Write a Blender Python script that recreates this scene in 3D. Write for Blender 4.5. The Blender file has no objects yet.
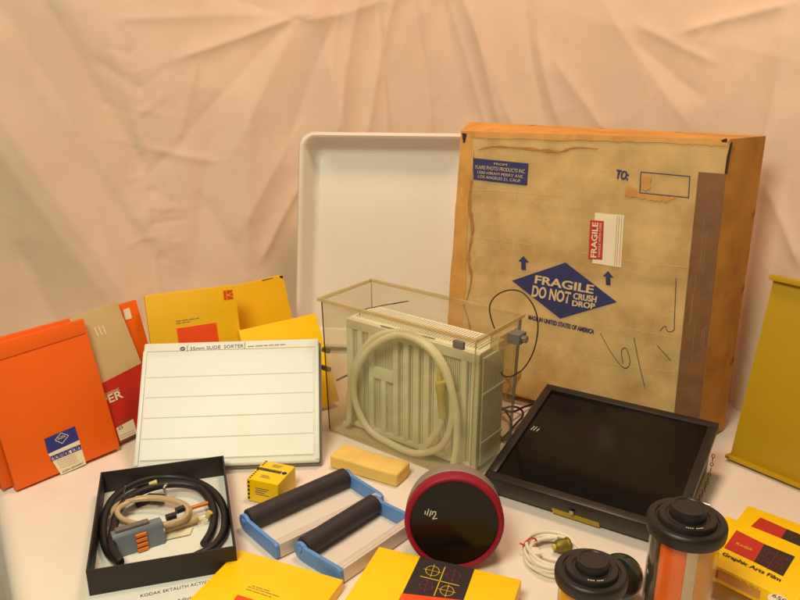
import bpy, bmesh, math, random
import numpy as np
from mathutils import Vector, Matrix, noise
R = math.radians
PI = math.pi
random.seed(7)
scn = bpy.context.scene
COL = scn.collection

# ------------------------------------------------------------ camera, light
CAM_H, CAM_F, CAM_P = 0.70, 778.0, R(18.67)
cam = bpy.data.cameras.new('camera')
cam.sensor_width = 36
cam.lens = CAM_F / 800 * 36
cam.clip_start = 0.02
cam.clip_end = 60
camo = bpy.data.objects.new('camera', cam)
COL.objects.link(camo)
camo.location = (0, 0, CAM_H)
camo.rotation_euler = (PI / 2 - CAM_P, 0, 0)
scn.camera = camo

world = bpy.data.worlds.new('World')
scn.world = world
world.use_nodes = True
bg = world.node_tree.nodes['Background']
bg.inputs[0].default_value = (1.0, 0.82, 0.60, 1)
bg.inputs[1].default_value = 0.13


def area(name, loc, target, size, power, col):
    l = bpy.data.lights.new(name, 'AREA')
    l.shape = 'DISK'
    l.size = size
    l.energy = power
    l.color = col
    o = bpy.data.objects.new(name, l)
    COL.objects.link(o)
    o.location = loc
    d = Vector(target) - Vector(loc)
    o.rotation_euler = d.to_track_quat('-Z', 'Y').to_euler()
    return o


area('ceiling_lamp', (0.20, 1.40, 1.85), (0.12, 1.62, 0.3), 0.4, 15, (1.0, 0.62, 0.45))
area('front_lamp', (-0.50, 0.05, 1.62), (-0.18, 1.0, 0.0), 0.7, 26, (1.0, 0.93, 0.68))
scn.view_settings.view_transform = 'Standard'
scn.view_settings.look = 'None'
scn.view_settings.exposure = 0.0
scn.view_settings.gamma = 1.0
scn.view_settings.use_curve_mapping = False
scn.render.engine = 'CYCLES'
scn.cycles.max_bounces = 8
scn.cycles.transparent_max_bounces = 20

# ------------------------------------------------------------ pixel helpers
CAMV = Vector((0, 0, CAM_H))
CP, SP = math.cos(CAM_P), math.sin(CAM_P)


def ray(px, py):
    a, b = px - 400, py - 300
    return Vector((a, CAM_F * CP - b * SP, -CAM_F * SP - b * CP))


def T(px, py, z=0.0):
    d = ray(px, py)
    return CAMV + d * ((z - CAM_H) / d.z)


def project(P):
    q = P - CAMV
    zc = q.y * CP - q.z * SP
    if zc < 0.05:
        return (-9999, -9999)
    return (400 + CAM_F * q.x / zc, 300 - CAM_F * (q.y * SP + q.z * CP) / zc)


# ------------------------------------------------------------ materials
def lin(c):
    return tuple(((v / 255) / 12.92 if v / 255 <= 0.04045 else ((v / 255 + 0.055) / 1.055) ** 2.4) for v in c)


MATS = {}


def mat(name, rgb, rough=0.5, metal=0.0, var=0.08, vscale=14.0, bump=0.0, bscale=300.0, spec=0.5,
        stain=None, stain_amt=0.5, stain_scale=6.0, stain_dist=0.6, coat=0.0, trans=0.0, bumpd=0.001):
    """Principled with object-space noise: tone variation, stains and fine relief."""
    m = bpy.data.materials.new(name)
    m.use_nodes = True
    nt = m.node_tree
    b = nt.nodes['Principled BSDF']
    base = lin(rgb)
    tc = nt.nodes.new('ShaderNodeTexCoord')
    n = nt.nodes.new('ShaderNodeTexNoise')
    n.inputs['Scale'].default_value = vscale
    n.inputs['Detail'].default_value = 6
    nt.links.new(tc.outputs['Object'], n.inputs['Vector'])
    r = nt.nodes.new('ShaderNodeValToRGB')
    r.color_ramp.elements[0].position = 0.3
    r.color_ramp.elements[1].position = 0.7
    r.color_ramp.elements[0].color = tuple(c * (1 - var) for c in base) + (1,)
    r.color_ramp.elements[1].color = tuple(min(c * (1 + var), 1) for c in base) + (1,)
    nt.links.new(n.outputs['Fac'], r.inputs['Fac'])
    out = r.outputs['Color']
    if stain:
        n2 = nt.nodes.new('ShaderNodeTexNoise')
        n2.inputs['Scale'].default_value = stain_scale
        n2.inputs['Detail'].default_value = 8
        n2.inputs['Roughness'].default_value = 0.65
        n2.inputs['Distortion'].default_value = stain_dist
        nt.links.new(tc.outputs['Object'], n2.inputs['Vector'])
        r2 = nt.nodes.new('ShaderNodeValToRGB')
        r2.color_ramp.elements[0].position = 0.50
        r2.color_ramp.elements[1].position = 0.72
        r2.color_ramp.elements[0].color = (0, 0, 0, 1)
        r2.color_ramp.elements[1].color = (stain_amt,) * 3 + (1,)
        nt.links.new(n2.outputs['Fac'], r2.inputs['Fac'])
        mx = nt.nodes.new('ShaderNodeMix')
        mx.data_type = 'RGBA'
        nt.links.new(r2.outputs['Color'], mx.inputs[0])
        nt.links.new(out, mx.inputs[6])
        mx.inputs[7].default_value = lin(stain) + (1,)
        out = mx.outputs[2]
    nt.links.new(out, b.inputs['Base Color'])
    rr = nt.nodes.new('ShaderNodeMapRange')
    rr.inputs['To Min'].default_value = max(rough - 0.08, 0.02)
    rr.inputs['To Max'].default_value = min(rough + 0.10, 1)
    nt.links.new(n.outputs['Fac'], rr.inputs['Value'])
    nt.links.new(rr.outputs[0], b.inputs['Roughness'])
    b.inputs['Metallic'].default_value = metal
    b.inputs['Specular IOR Level'].default_value = spec
    b.inputs['Coat Weight'].default_value = coat
    b.inputs['Transmission Weight'].default_value = trans
    if bump:
        n3 = nt.nodes.new('ShaderNodeTexNoise')
        n3.inputs['Scale'].default_value = bscale
        n3.inputs['Detail'].default_value = 4
        nt.links.new(tc.outputs['Object'], n3.inputs['Vector'])
        bp = nt.nodes.new('ShaderNodeBump')
        bp.inputs['Strength'].default_value = bump
        bp.inputs['Distance'].default_value = bumpd
        nt.links.new(n3.outputs['Fac'], bp.inputs['Height'])
        nt.links.new(bp.outputs[0], b.inputs['Normal'])
    MATS[name] = m
    return m


def clear_mat(name, tint, rough=0.03, opacity=0.06, diffuse=(200, 190, 150), ior=1.49):
    """Thin clear plastic: tinted see-through, Fresnel gloss, a little milky dirt."""
    m = bpy.data.materials.new(name)
    m.use_nodes = True
    nt = m.node_tree
    nt.nodes.clear()
    o = nt.nodes.new('ShaderNodeOutputMaterial')
    t = nt.nodes.new('ShaderNodeBsdfTransparent')
    t.inputs[0].default_value = tint + (1,)
    d = nt.nodes.new('ShaderNodeBsdfDiffuse')
    d.inputs[0].default_value = lin(diffuse) + (1,)
    g = nt.nodes.new('ShaderNodeBsdfGlossy')
    g.inputs['Roughness'].default_value = rough
    lw = nt.nodes.new('ShaderNodeLayerWeight')
    lw.inputs[0].default_value = 0.5
    pw = nt.nodes.new('ShaderNodeMath')
    pw.operation = 'POWER'
    pw.inputs[1].default_value = 5.0
    nt.links.new(lw.outputs['Facing'], pw.inputs[0])
    f = nt.nodes.new('ShaderNodeMath')
    f.operation = 'MULTIPLY_ADD'
    f.inputs[1].default_value = 0.85
    f.inputs[2].default_value = 0.035
    nt.links.new(pw.outputs[0], f.inputs[0])
    tc = nt.nodes.new('ShaderNodeTexCoord')
    n = nt.nodes.new('ShaderNodeTexNoise')
    n.inputs['Scale'].default_value = 9
    n.inputs['Detail'].default_value = 7
    nt.links.new(tc.outputs['Object'], n.inputs['Vector'])
    mr = nt.nodes.new('ShaderNodeMapRange')
    mr.inputs['From Min'].default_value = 0.3
    mr.inputs['From Max'].default_value = 0.75
    mr.inputs['To Min'].default_value = opacity * 0.4
    mr.inputs['To Max'].default_value = opacity * 1.7
    nt.links.new(n.outputs['Fac'], mr.inputs['Value'])
    m1 = nt.nodes.new('ShaderNodeMixShader')
    nt.links.new(mr.outputs[0], m1.inputs[0])
    nt.links.new(t.outputs[0], m1.inputs[1])
    nt.links.new(d.outputs[0], m1.inputs[2])
    m2 = nt.nodes.new('ShaderNodeMixShader')
    nt.links.new(f.outputs[0], m2.inputs[0])
    nt.links.new(m1.outputs[0], m2.inputs[1])
    nt.links.new(g.outputs[0], m2.inputs[2])
    nt.links.new(m2.outputs[0], o.inputs[0])
    MATS[name] = m
    return m


def cloth_mat(name, rgb, weave=900.0):
    m = mat(name, rgb, 0.9, var=0.05, vscale=3.0, spec=0.15, stain=(160, 128, 96), stain_amt=0.18, stain_scale=2.2)
    nt = m.node_tree
    b = nt.nodes['Principled BSDF']
    b.inputs['Sheen Weight'].default_value = 0.15
    tc = [n for n in nt.nodes if n.type == 'TEX_COORD'][0]
    prev = None
    for sc, st, ds in ((11, 0.10, 0.006), (60, 0.16, 0.0012), (weave, 0.25, 0.0004)):
        n = nt.nodes.new('ShaderNodeTexNoise')
        n.inputs['Scale'].default_value = sc
        n.inputs['Detail'].default_value = 3
        n.inputs['Distortion'].default_value = 0.8
        nt.links.new(tc.outputs['Object'], n.inputs['Vector'])
        bp = nt.nodes.new('ShaderNodeBump')
        bp.inputs['Strength'].default_value = st
        bp.inputs['Distance'].default_value = ds
        nt.links.new(n.outputs['Fac'], bp.inputs['Height'])
        if prev:
            nt.links.new(prev.outputs[0], bp.inputs['Normal'])
        prev = bp
    for sc3 in ((25, 25, 420), (420, 420, 20)):
        mp = nt.nodes.new('ShaderNodeMapping')
        mp.inputs['Scale'].default_value = sc3
        nt.links.new(tc.outputs['Object'], mp.inputs['Vector'])
        n = nt.nodes.new('ShaderNodeTexNoise')
        n.inputs['Scale'].default_value = 1.0
        n.inputs['Detail'].default_value = 3
        nt.links.new(mp.outputs[0], n.inputs['Vector'])
        bp = nt.nodes.new('ShaderNodeBump')
        bp.inputs['Strength'].default_value = 0.10
        bp.inputs['Distance'].default_value = 0.0008
        nt.links.new(n.outputs['Fac'], bp.inputs['Height'])
        nt.links.new(prev.outputs[0], bp.inputs['Normal'])
        prev = bp
    nt.links.new(prev.outputs[0], b.inputs['Normal'])
    return m


cloth_mat('curtain_cloth', (214, 195, 173))
cloth_mat('table_cloth', (232, 220, 208))
mat('floor', (120, 95, 70), 0.6)
mat('white_plastic', (224, 216, 206), 0.32, var=0.02, vscale=5, stain=(214, 200, 178), stain_amt=0.25, stain_scale=4)
mat('sorter_white', (226, 230, 222), 0.38, var=0.015, vscale=6, stain=(220, 214, 190), stain_amt=0.4, stain_scale=9)
mat('sorter_back', (128, 132, 124), 0.45)
mat('cardboard', (200, 170, 116), 0.78, var=0.17, vscale=16, bump=0.4, bscale=160, spec=0.2,
    stain=(170, 124, 64), stain_amt=0.6, stain_scale=9, stain_dist=0.0)
mat('cardboard_edge', (202, 146, 70), 0.75, var=0.14, vscale=11, bump=0.3, bscale=120, spec=0.2,
    stain=(150, 92, 40), stain_amt=0.6, stain_scale=9)
mat('paper_tape', (122, 82, 46), 0.6, var=0.16, vscale=30, bump=0.3, bscale=220, stain=(98, 62, 34), stain_amt=0.6, stain_scale=18)
mat('tan_tape', (206, 152, 76), 0.6, var=0.14, vscale=16, stain=(160, 104, 46), stain_amt=0.6, stain_scale=14)
mat('crease_pale', (212, 184, 134), 0.85, var=0.1)
mat('tape_scratch', (150, 108, 66), 0.8, var=0.15)
mat('tear_dark', (52, 34, 20), 0.9)
mat('stain_brown', (172, 122, 64), 0.85, var=0.2, vscale=60)
mat('print_blue', (44, 46, 100), 0.65, var=0.12, vscale=60)
mat('print_tan', (214, 186, 136), 0.7)
mat('print_red', (190, 44, 32), 0.6, var=0.06)
mat('print_cream', (232, 220, 190), 0.65, var=0.05, vscale=20)
mat('pencil', (82, 84, 78), 0.7)
mat('kodak_yellow', (252, 207, 2), 0.42, var=0.03, vscale=8, bump=0.06, bscale=60)
mat('kodak_yellow_edge', (226, 166, 8), 0.5, var=0.05)
mat('kodak_yellow_dull', (236, 184, 4), 0.5, var=0.05, vscale=8, bump=0.08, bscale=50)
mat('panel_yellow', (184, 150, 14), 0.42, var=0.04, vscale=6, bump=0.05, bscale=80)
mat('orange_paper', (236, 100, 6), 0.42, var=0.03, vscale=8, bump=0.08, bscale=45)
mat('orange_red', (222, 66, 12), 0.5, var=0.03)
mat('orange_panel', (240, 80, 16), 0.5, var=0.03)
mat('tan_paper', (196, 172, 122), 0.6, var=0.05, vscale=20)
mat('red_paper', (190, 40, 24), 0.5, var=0.05)
mat('ink_black', (30, 28, 28), 0.6)
mat('ink_grey', (110, 104, 96), 0.6)
mat('ink_blue', (62, 74, 120), 0.6)
mat('agfa_blue', (48, 52, 134), 0.5)
mat('ink_yellow', (226, 186, 30), 0.6)
mat('ink_magenta', (128, 42, 66), 0.6)
mat('black_card', (44, 36, 32), 0.62, var=0.12, vscale=12, bump=0.1, bscale=250)
mat('black_print', (44, 36, 36), 0.5, var=0.05)
mat('black_metal', (34, 28, 24), 0.34, var=0.15, vscale=18, bump=0.06, bscale=200)
mat('dark_glass', (20, 15, 12), 0.12, var=0.2, vscale=3, spec=0.3)
mat('grey_metal', (86, 80, 74), 0.5, metal=0.3, var=0.12)
mat('brass', (140, 124, 52), 0.55, metal=0.85, var=0.1)
mat('brass_label', (176, 146, 44), 0.5, metal=0.2, var=0.12)
mat('steel', (170, 168, 160), 0.3, metal=0.9, var=0.08)
mat('steel_dull', (216, 204, 194), 0.45, metal=0.25, var=0.04)
mat('copper', (226, 130, 50), 0.38, metal=0.6, var=0.05)
mat('rubber_black', (26, 22, 24), 0.48, var=0.12, vscale=25)
mat('roller_rubber', (48, 40, 44), 0.6, var=0.12, vscale=14, bump=0.08, bscale=300)
mat('blue_plastic', (96, 146, 214), 0.4, var=0.05)
mat('rack_cream', (236, 234, 212), 0.45, var=0.03, vscale=10)
mat('hose_cream', (232, 226, 196), 0.35, var=0.03, vscale=12)
mat('hose_yellow', (214, 196, 112), 0.4, var=0.05)
mat('clip_grey', (110, 106, 100), 0.45, var=0.08)
mat('sponge', (236, 200, 112), 0.95, var=0.07, vscale=30, bump=0.6, bscale=420, spec=0.1, bumpd=0.002)
mat('ring_red', (146, 22, 44), 0.55, var=0.08, vscale=10, spec=0.3)
mat('housing_grey', (140, 130, 116), 0.5, var=0.08)
mat('chalk', (226, 222, 208), 0.8)
mat('bulb_green', (12, 34, 32), 0.08, var=0.1, spec=0.6, coat=0.5)
mat('cord_white', (232, 224, 206), 0.45, var=0.04)
mat('tie_red', (206, 52, 30), 0.5)
mat('lid_black', (34, 28, 26), 0.42, var=0.1, vscale=14, bump=0.06, bscale=300)
mat('foil_orange', (252, 112, 4), 0.25, metal=0.0, var=0.05)
mat('foil_silver', (206, 196, 180), 0.22, metal=0.6, var=0.06)
mat('foil_gold', (236, 166, 8), 0.22, metal=0.0, var=0.06)
mat('white_paper', (226, 228, 218), 0.7, var=0.02)
mat('tube_amber', (214, 186, 140), 0.25, var=0.06, trans=0.25)
mat('grey_block', (112, 120, 128), 0.4, var=0.06)
clear_mat('acrylic', (0.965, 0.955, 0.90), opacity=0.085, diffuse=(216, 208, 172))
clear_mat('acrylic_edge', (0.86, 0.80, 0.64), opacity=0.35, diffuse=(222, 200, 150))
clear_mat('acrylic_dark_edge', (0.42, 0.38, 0.30), opacity=0.5, diffuse=(104, 92, 70))
clear_mat('acrylic_grey_edge', (0.6, 0.6, 0.56), opacity=0.5, diffuse=(150, 150, 138))
clear_mat('clear_plastic', (0.98, 0.96, 0.92), opacity=0.02, diffuse=(220, 200, 170))


# ------------------------------------------------------------ mesh builder
class MB:
    def __init__(self):
        self.v, self.f = [], []

    def add(self, vs, fs):
        n = len(self.v)
        self.v += [tuple(p) for p in vs]
        self.f += [tuple(i + n for i in f) for f in fs]
        return self

    def hexa(self, p):
        return self.add(p, [(0, 3, 2, 1), (4, 5, 6, 7), (0, 1, 5, 4), (1, 2, 6, 5), (2, 3, 7, 6), (3, 0, 4, 7)])

    def box(self, x0, x1, y0, y1, z0, z1):
        return self.hexa([(x0, y0, z0), (x1, y0, z0), (x1, y1, z0), (x0, y1, z0),
                          (x0, y0, z1), (x1, y0, z1), (x1, y1, z1), (x0, y1, z1)])

    def prism(self, pts, a, b):
        """pts: 3D outline; extruded by the vector (b - a)"""
        n = len(pts)
        a, b = Vector(a), Vector(b)
        vs = [Vector(p) + a for p in pts] + [Vector(p) + b for p in pts]
        fs = [tuple(range(n))[::-1], tuple(range(n, 2 * n))]
        fs += [(i, (i + 1) % n, n + (i + 1) % n, n + i) for i in range(n)]
        return self.add(vs, fs)

    def tube(self, pts, r, seg=8, closed=False, cap=True):
        pts = [Vector(p) for p in pts]
        n = len(pts)
        rings = []
        up = None
        for i in range(n):
            a = pts[(i - 1) % n] if (closed or i > 0) else pts[i]
            b = pts[(i + 1) % n] if (closed or i < n - 1) else pts[i]
            d = (b - a).normalized()
            if up is None:
                up = Vector((0, 0, 1)) if abs(d.z) < 0.9 else Vector((1, 0, 0))
            s = d.cross(up)
            s = s.normalized() if s.length > 1e-6 else Vector((1, 0, 0))
            up = s.cross(d).normalized()
            rr = r[i] if isinstance(r, (list, tuple)) else r
            rings.append([pts[i] + (s * math.cos(t) + up * math.sin(t)) * rr
                          for t in [2 * PI * k / seg for k in range(seg)]])
        vs = [p for q in rings for p in q]
        fs = []
        for i in range(n if closed else n - 1):
            j = (i + 1) % n
            for k in range(seg):
                l = (k + 1) % seg
                fs.append((i * seg + k, i * seg + l, j * seg + l, j * seg + k))
        if cap and not closed:
            fs.append(tuple(range(seg))[::-1])
            fs.append(tuple(range((n - 1) * seg, n * seg)))
        return self.add(vs, fs)

    def lathe(self, prof, seg=48, axis='z', c=(0, 0, 0), a0=0.0, a1=None):
        """prof: (radius, height) list"""
        full = a1 is None
        a1 = 2 * PI if full else a1
        m = seg if full else seg + 1
        vs = []
        for r, hgt in prof:
            for k in range(m):
                t = a0 + (a1 - a0) * k / seg
                x, y, z = r * math.cos(t), r * math.sin(t), hgt
                if axis == 'y':
                    x, y, z = r * math.cos(t), hgt, -r * math.sin(t)
                elif axis == 'x':
                    x, y, z = hgt, r * math.cos(t), r * math.sin(t)
                vs.append((x + c[0], y + c[1], z + c[2]))
        fs = []
        for i in range(len(prof) - 1):
            for k in range(seg):
                l = (k + 1) % m
                fs.append((i * m + k, i * m + l, (i + 1) * m + l, (i + 1) * m + k))
        return self.add(vs, fs)

    def build(self, name, material, parent=None, bevel=0.0, seg=2, smooth=False, weld=False):
        me = bpy.data.meshes.new(name)
        me.from_pydata(self.v, [], self.f)
        bm = bmesh.new()
        bm.from_mesh(me)
        if weld or bevel:
            bmesh.ops.remove_doubles(bm, verts=bm.verts, dist=1e-6)
        bmesh.ops.recalc_face_normals(bm, faces=bm.faces)
        if bevel:
            es = [e for e in bm.edges if len(e.link_faces) == 2 and e.calc_face_angle() > R(25)]
            bmesh.ops.bevel(bm, geom=es, offset=bevel, segments=seg, affect='EDGES', profile=0.6)
        bm.to_mesh(me)
        bm.free()
        if smooth or bevel:
            for p in me.polygons:
                p.use_smooth = True
            if not smooth or smooth == 'auto':
                me.set_sharp_from_angle(angle=R(40))
        me.materials.append(MATS[material])
        o = bpy.data.objects.new(name, me)
        COL.objects.link(o)
        if parent is not None:
            o.parent = parent
        return o


def tag(o, label, cat, group=None):
    o['label'] = label
    o['category'] = cat
    if group:
        o['group'] = group
    return o


def struct(o, kind='structure'):
    o['kind'] = kind
    return o


def thing(name, label, cat, O, yaw=0.0, lean=0.0, gam=0.0, group=None):
    """Empty whose local x runs along the width, y to the back, z up the face"""
    u = Vector((math.cos(yaw), math.sin(yaw), 0))
    b = Vector((-math.sin(yaw), math.cos(yaw), 0))
    z = Vector((0, 0, 1))
    v = z * math.cos(lean) + b * math.sin(lean)
    w = b * math.cos(lean) - z * math.sin(lean)
    u, v = u * math.cos(gam) + v * math.sin(gam), v * math.cos(gam) - u * math.sin(gam)
    M = Matrix(((u.x, w.x, v.x, O[0]), (u.y, w.y, v.y, O[1]), (u.z, w.z, v.z, O[2]), (0, 0, 0, 1)))
    e = bpy.data.objects.new(name, None)
    e.empty_display_size = 0.02
    COL.objects.link(e)
    e.matrix_world = M
    FR[e.name] = M
    tag(e, label, cat, group)
    return e


FR = {}


def loc_front(root, px, py, y=0.0):
    """where the ray of a pixel meets the local plane y = const"""
    Mi = FR[root.name].inverted()
    c = Mi @ CAMV
    d = Mi.to_3x3() @ ray(px, py)
    k = (y - c.y) / d.y
    p = c + d * k
    return (p.x, p.z)


def loc_top(root, px, py, z=0.0):
    Mi = FR[root.name].inverted()
    c = Mi @ CAMV
    d = Mi.to_3x3() @ ray(px, py)
    k = (z - c.z) / d.z
    p = c + d * k
    return (p.x, p.y)


def poly_front(name, parent, pts, material, y=-0.0006, th=0.0005):
    return MB().prism([(p[0], y, p[1]) for p in pts], (0, 0, 0), (0, th, 0)).build(name, material, parent)


def poly_top(name, parent, pts, material, z, th=0.0005):
    return MB().prism([(p[0], p[1], z) for p in pts], (0, 0, 0), (0, 0, -th)).build(name, material, parent)


def text_mesh(s, bold=0.0):
    cu = bpy.data.curves.new('lettering', 'FONT')
    cu.body = s
    cu.size = 1.0
    cu.resolution_u = 3
    cu.offset = bold
    o = bpy.data.objects.new('lettering_source', cu)
    COL.objects.link(o)
    dg = bpy.context.evaluated_depsgraph_get()
    dg.update()
    me = bpy.data.meshes.new_from_object(o.evaluated_get(dg))
    bpy.data.objects.remove(o)
    bpy.data.curves.remove(cu)
    return me


def text(parent, s, A, B, hgt, material, mode='front', lvl=-0.0009, name='lettering', bold=0.0):
    """printed words from A to B (local plane coordinates), capital height hgt"""
    me = text_mesh(s, bold)
    me.name = name
    xs = [v.co.x for v in me.vertices]
    x0, x1 = min(xs), max(xs)
    A, B = Vector(A), Vector(B)
    e = (B - A)
    n = Vector((-e.y, e.x)).normalized()
    for v in me.vertices:
        p = A + e * ((v.co.x - x0) / (x1 - x0)) + n * (v.co.y / 0.70 * hgt)
        v.co = (p.x, lvl, p.y) if mode == 'front' else (p.x, p.y, lvl)
    me.materials.clear()
    me.materials.append(MATS[material])
    o = bpy.data.objects.new(name, me)
    COL.objects.link(o)
    o.parent = parent
    if mode == 'front':
        me.flip_normals() if me.polygons and me.polygons[0].normal.y > 0 else None
    elif me.polygons and me.polygons[0].normal.z < 0:
        me.flip_normals()
    return o


def line_strip(mb, pts, wd, mode, lvl):
    """flat inked stroke through plane points"""
    for (a, b) in zip(pts[:-1], pts[1:]):
        a, b = Vector(a), Vector(b)
        e = (b - a)
        if e.length < 1e-7:
            continue
        n = Vector((-e.y, e.x)).normalized() * wd / 2
        x = e.normalized() * wd * 0.3
        q = [a - x + n, a - x - n, b + x - n, b + x + n]
        vs = [(p.x, lvl, p.y) if mode == 'front' else (p.x, p.y, lvl) for p in q]
        mb.add(vs, [(0, 1, 2, 3)])


def words(mb, a, b, wd, mode, lvl):
    """illegibly small print: a line broken into word-length dashes"""
    a, b = Vector(a), Vector(b)
    L = (b - a).length
    t = 0.0
    while t < L:
        n = random.uniform(2.5, 7.0) * wd * 1.6
        line_strip(mb, [a.lerp(b, t / L), a.lerp(b, min((t + n) / L, 1.0))], wd, mode, lvl)
        t += n + wd * 2.2


def ring_pts(c, r, n=20, ex=(1, 0), ey=(0, 1)):
    return [(c[0] + r * (math.cos(t) * ex[0] + math.sin(t) * ey[0]), c[1] + r * (math.cos(t) * ex[1] + math.sin(t) * ey[1]))
            for t in [2 * PI * k / n for k in range(n + 1)]]


def spline(pts, n=8, closed=False):
    P = [Vector(p) for p in pts]
    out = []
    m = len(P)
    rng = range(m) if closed else range(m - 1)
    for i in rng:
        if closed:
            p0, p1, p2, p3 = P[(i - 1) % m], P[i], P[(i + 1) % m], P[(i + 2) % m]
        else:
            p0, p1, p2, p3 = P[max(i - 1, 0)], P[i], P[i + 1], P[min(i + 2, m - 1)]
        for k in range(n):
            t = k / n
            out.append(0.5 * ((2 * p1) + (p2 - p0) * t + (2 * p0 - 5 * p1 + 4 * p2 - p3) * t * t
                              + (3 * p1 - p0 - 3 * p2 + p3) * t ** 3))
    if not closed:
        out.append(P[-1])
    return out


def lerp(a, b, t):
    return (a[0] + (b[0] - a[0]) * t, a[1] + (b[1] - a[1]) * t)


def quad_at(q, s, t):
    """bilinear point in a quad of plane points TL, TR, BR, BL"""
    return lerp(lerp(q[0], q[1], s), lerp(q[3], q[2], s), t)


# ------------------------------------------------------------ setting
def fbm(x, y, z, o=4):
    return noise.fractal(Vector((x, y, z)), 1.0, 2.0, o)


# floor under everything
struct(MB().box(-4, 4, -2, 4, -0.80, -0.78).build('floor', 'floor'))

# cloth-covered table: a sheet that rolls over the table's edge and hangs down
E0 = Vector((-0.612, 1.011, 0))
Et = Vector((0.514, -0.858, 0))
En = Vector((0.858, 0.514, 0))
prof = []
rad = 0.03
for k in range(15):
    prof.append((0.0, -0.74 + 0.70 * k / 14.0))
for k in range(1, 9):
    t = PI / 2 * k / 8
    prof.append((rad - rad * math.cos(t), -rad + rad * math.sin(t)))
a = 0.045
while a < 2.3:
    prof.append((a, 0.0))
    a += 0.016
bs = [-1.15 + 2.45 * k / 150 for k in range(151)]
mb = MB()
vs = []
for (a, z) in prof:
    for b in bs:
        p = E0 + Et * b + En * a + Vector((0, 0, z))
        if z < -0.03:
            dz = -z
            p -= En * (0.035 * dz + 0.035 * dz * math.sin(b * 21 + 1.5 * math.sin(b * 7)) + 0.02 * fbm(b * 3, z * 2, 1))
        else:
            p.z -= 0.0022 * max(0.0, fbm(p.x * 5, p.y * 5, 3.0)) + 0.0012 * max(0, fbm(p.x * 22, p.y * 9, 8.0))
        vs.append(p)
nb = len(bs)
fs = [(i * nb + j, i * nb + j + 1, (i + 1) * nb + j + 1, (i + 1) * nb + j) for i in range(len(prof) - 1) for j in range(nb - 1)]
mb.add(vs, fs)
struct(mb.build('table', 'table_cloth', smooth=True))

# draped backdrop sheet standing in a corner behind the table
path = spline([(-2.0, 0.70, 0), (-1.35, 1.22, 0), (-0.82, 1.56, 0), (-0.35, 1.83, 0), (-0.02, 1.99, 0), (0.22, 2.00, 0),
               (0.42, 1.84, 0), (0.56, 1.59, 0), (0.675, 1.365, 0), (0.765, 1.165, 0), (0.89, 0.97, 0), (1.08, 0.70, 0), (1.35, 0.35, 0)], 72)
# fold ridges: (pixel from, pixel to, width px, height m); built into the sheet where those rays meet it
FOLDS = [((-60, 40), (150, 330), 60, 0.035), ((-30, -40), (175, 300), 40, -0.022), ((215, 120), (190, 300), 34, -0.014), ((250, 90), (245, 300), 26, 0.012),
         ((330, 30), (290, 150), 22, -0.014), ((360, -20), (335, 140), 14, 0.014), ((410, -20), (440, 150), 16, -0.014), ((455, -20), (520, 140), 14, 0.012),
         ((340, 0), (325, 140), 5, 0.004), ((385, -5), (388, 140), 5, 0.005), ((452, 10), (485, 130), 5, 0.005), ((560, 60), (610, 130), 12, 0.007), ((715, 60), (640, 20), 7, 0.005),
         ((-10, 20), (160, 250), 26, 0.016), ((30, -20), (150, 175), 16, -0.012), ((-20, 130), (110, 300), 34, 0.014),
         ((60, 0), (75, 120), 22, 0.008), ((298, 14), (180, 60), 9, 0.012), ((298, 14), (150, 175), 14, -0.006),
         ((298, 18), (230, 160), 18, 0.008), ((150, 148), (215, 160), 6, 0.006), ((178, 140), (196, 66), 5, 0.005),
         ((110, 40), (150, 175), 6, 0.005), ((95, 60), (140, 90), 8, -0.005), ((120, 20), (300, 12), 10, 0.006),
         ((310, -10), (350, 150), 20, 0.014), ((375, -10), (400, 150), 10, -0.012), ((395, -10), (365, 140), 9, 0.012),
         ((440, -10), (470, 130), 18, -0.012), ((470, 0), (500, 128), 12, 0.012), ((425, 0), (430, 130), 10, 0.010),
         ((520, -10), (545, 120), 12, -0.008), ((540, 40), (560, 120), 10, 0.008), ((600, -10), (690, 120), 16, 0.006),
         ((690, 30), (790, 5), 10, 0.010), ((640, 40), (700, 95), 16, -0.006), ((790, 20), (760, 180), 14, 0.010),
         ((770, 190), (800, 260), 10, 0.008), ((745, 210), (722, 420), 9, -0.012), ((780, 120), (740, 330), 16, 0.010),
         ((240, 230), (300, 130), 18, 0.010), ((205, 200), (250, 280), 14, -0.008), ((262, 260), (300, 190), 8, 0.010),
         ((20, 250), (60, 330), 16, -0.008), ((90, 200), (130, 310), 18, 0.008), ((560, 10), (800, 60), 30, 0.004),
         ((210, -10), (300, 20), 12, -0.008), ((300, 20), (420, -8), 12, 0.008)]


# the stitched seam down the left of the sheet, with puckers along it
SEAM = [(126, -20), (130, 40), (134, 90), (142, 140), (147, 175), (150, 220), (157, 262), (160, 310)]
for a, b in zip(SEAM[:-1], SEAM[1:]):
    FOLDS.append((a, b, 3.5, 0.0030))
    FOLDS.append(((a[0] + 4, a[1]), (b[0] + 4, b[1]), 2.5, -0.0018))
rs = random.Random(5)
for k in range(34):
    t = rs.random() * (len(SEAM) - 1.001)
    i_ = int(t)
    x0 = SEAM[i_][0] + (SEAM[i_ + 1][0] - SEAM[i_][0]) * (t - i_)
    y0 = SEAM[i_][1] + (SEAM[i_ + 1][1] - SEAM[i_][1]) * (t - i_)
    sd = rs.choice((-1, 1))
    ln = rs.uniform(8, 42)
    an = rs.uniform(-0.7, 0.5)
    FOLDS.append(((x0, y0), (x0 + sd * ln * math.cos(an), y0 + ln * math.sin(an)), rs.uniform(2.5, 6), rs.choice((-1, 1)) * rs.uniform(0.001, 0.0028)))


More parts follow.
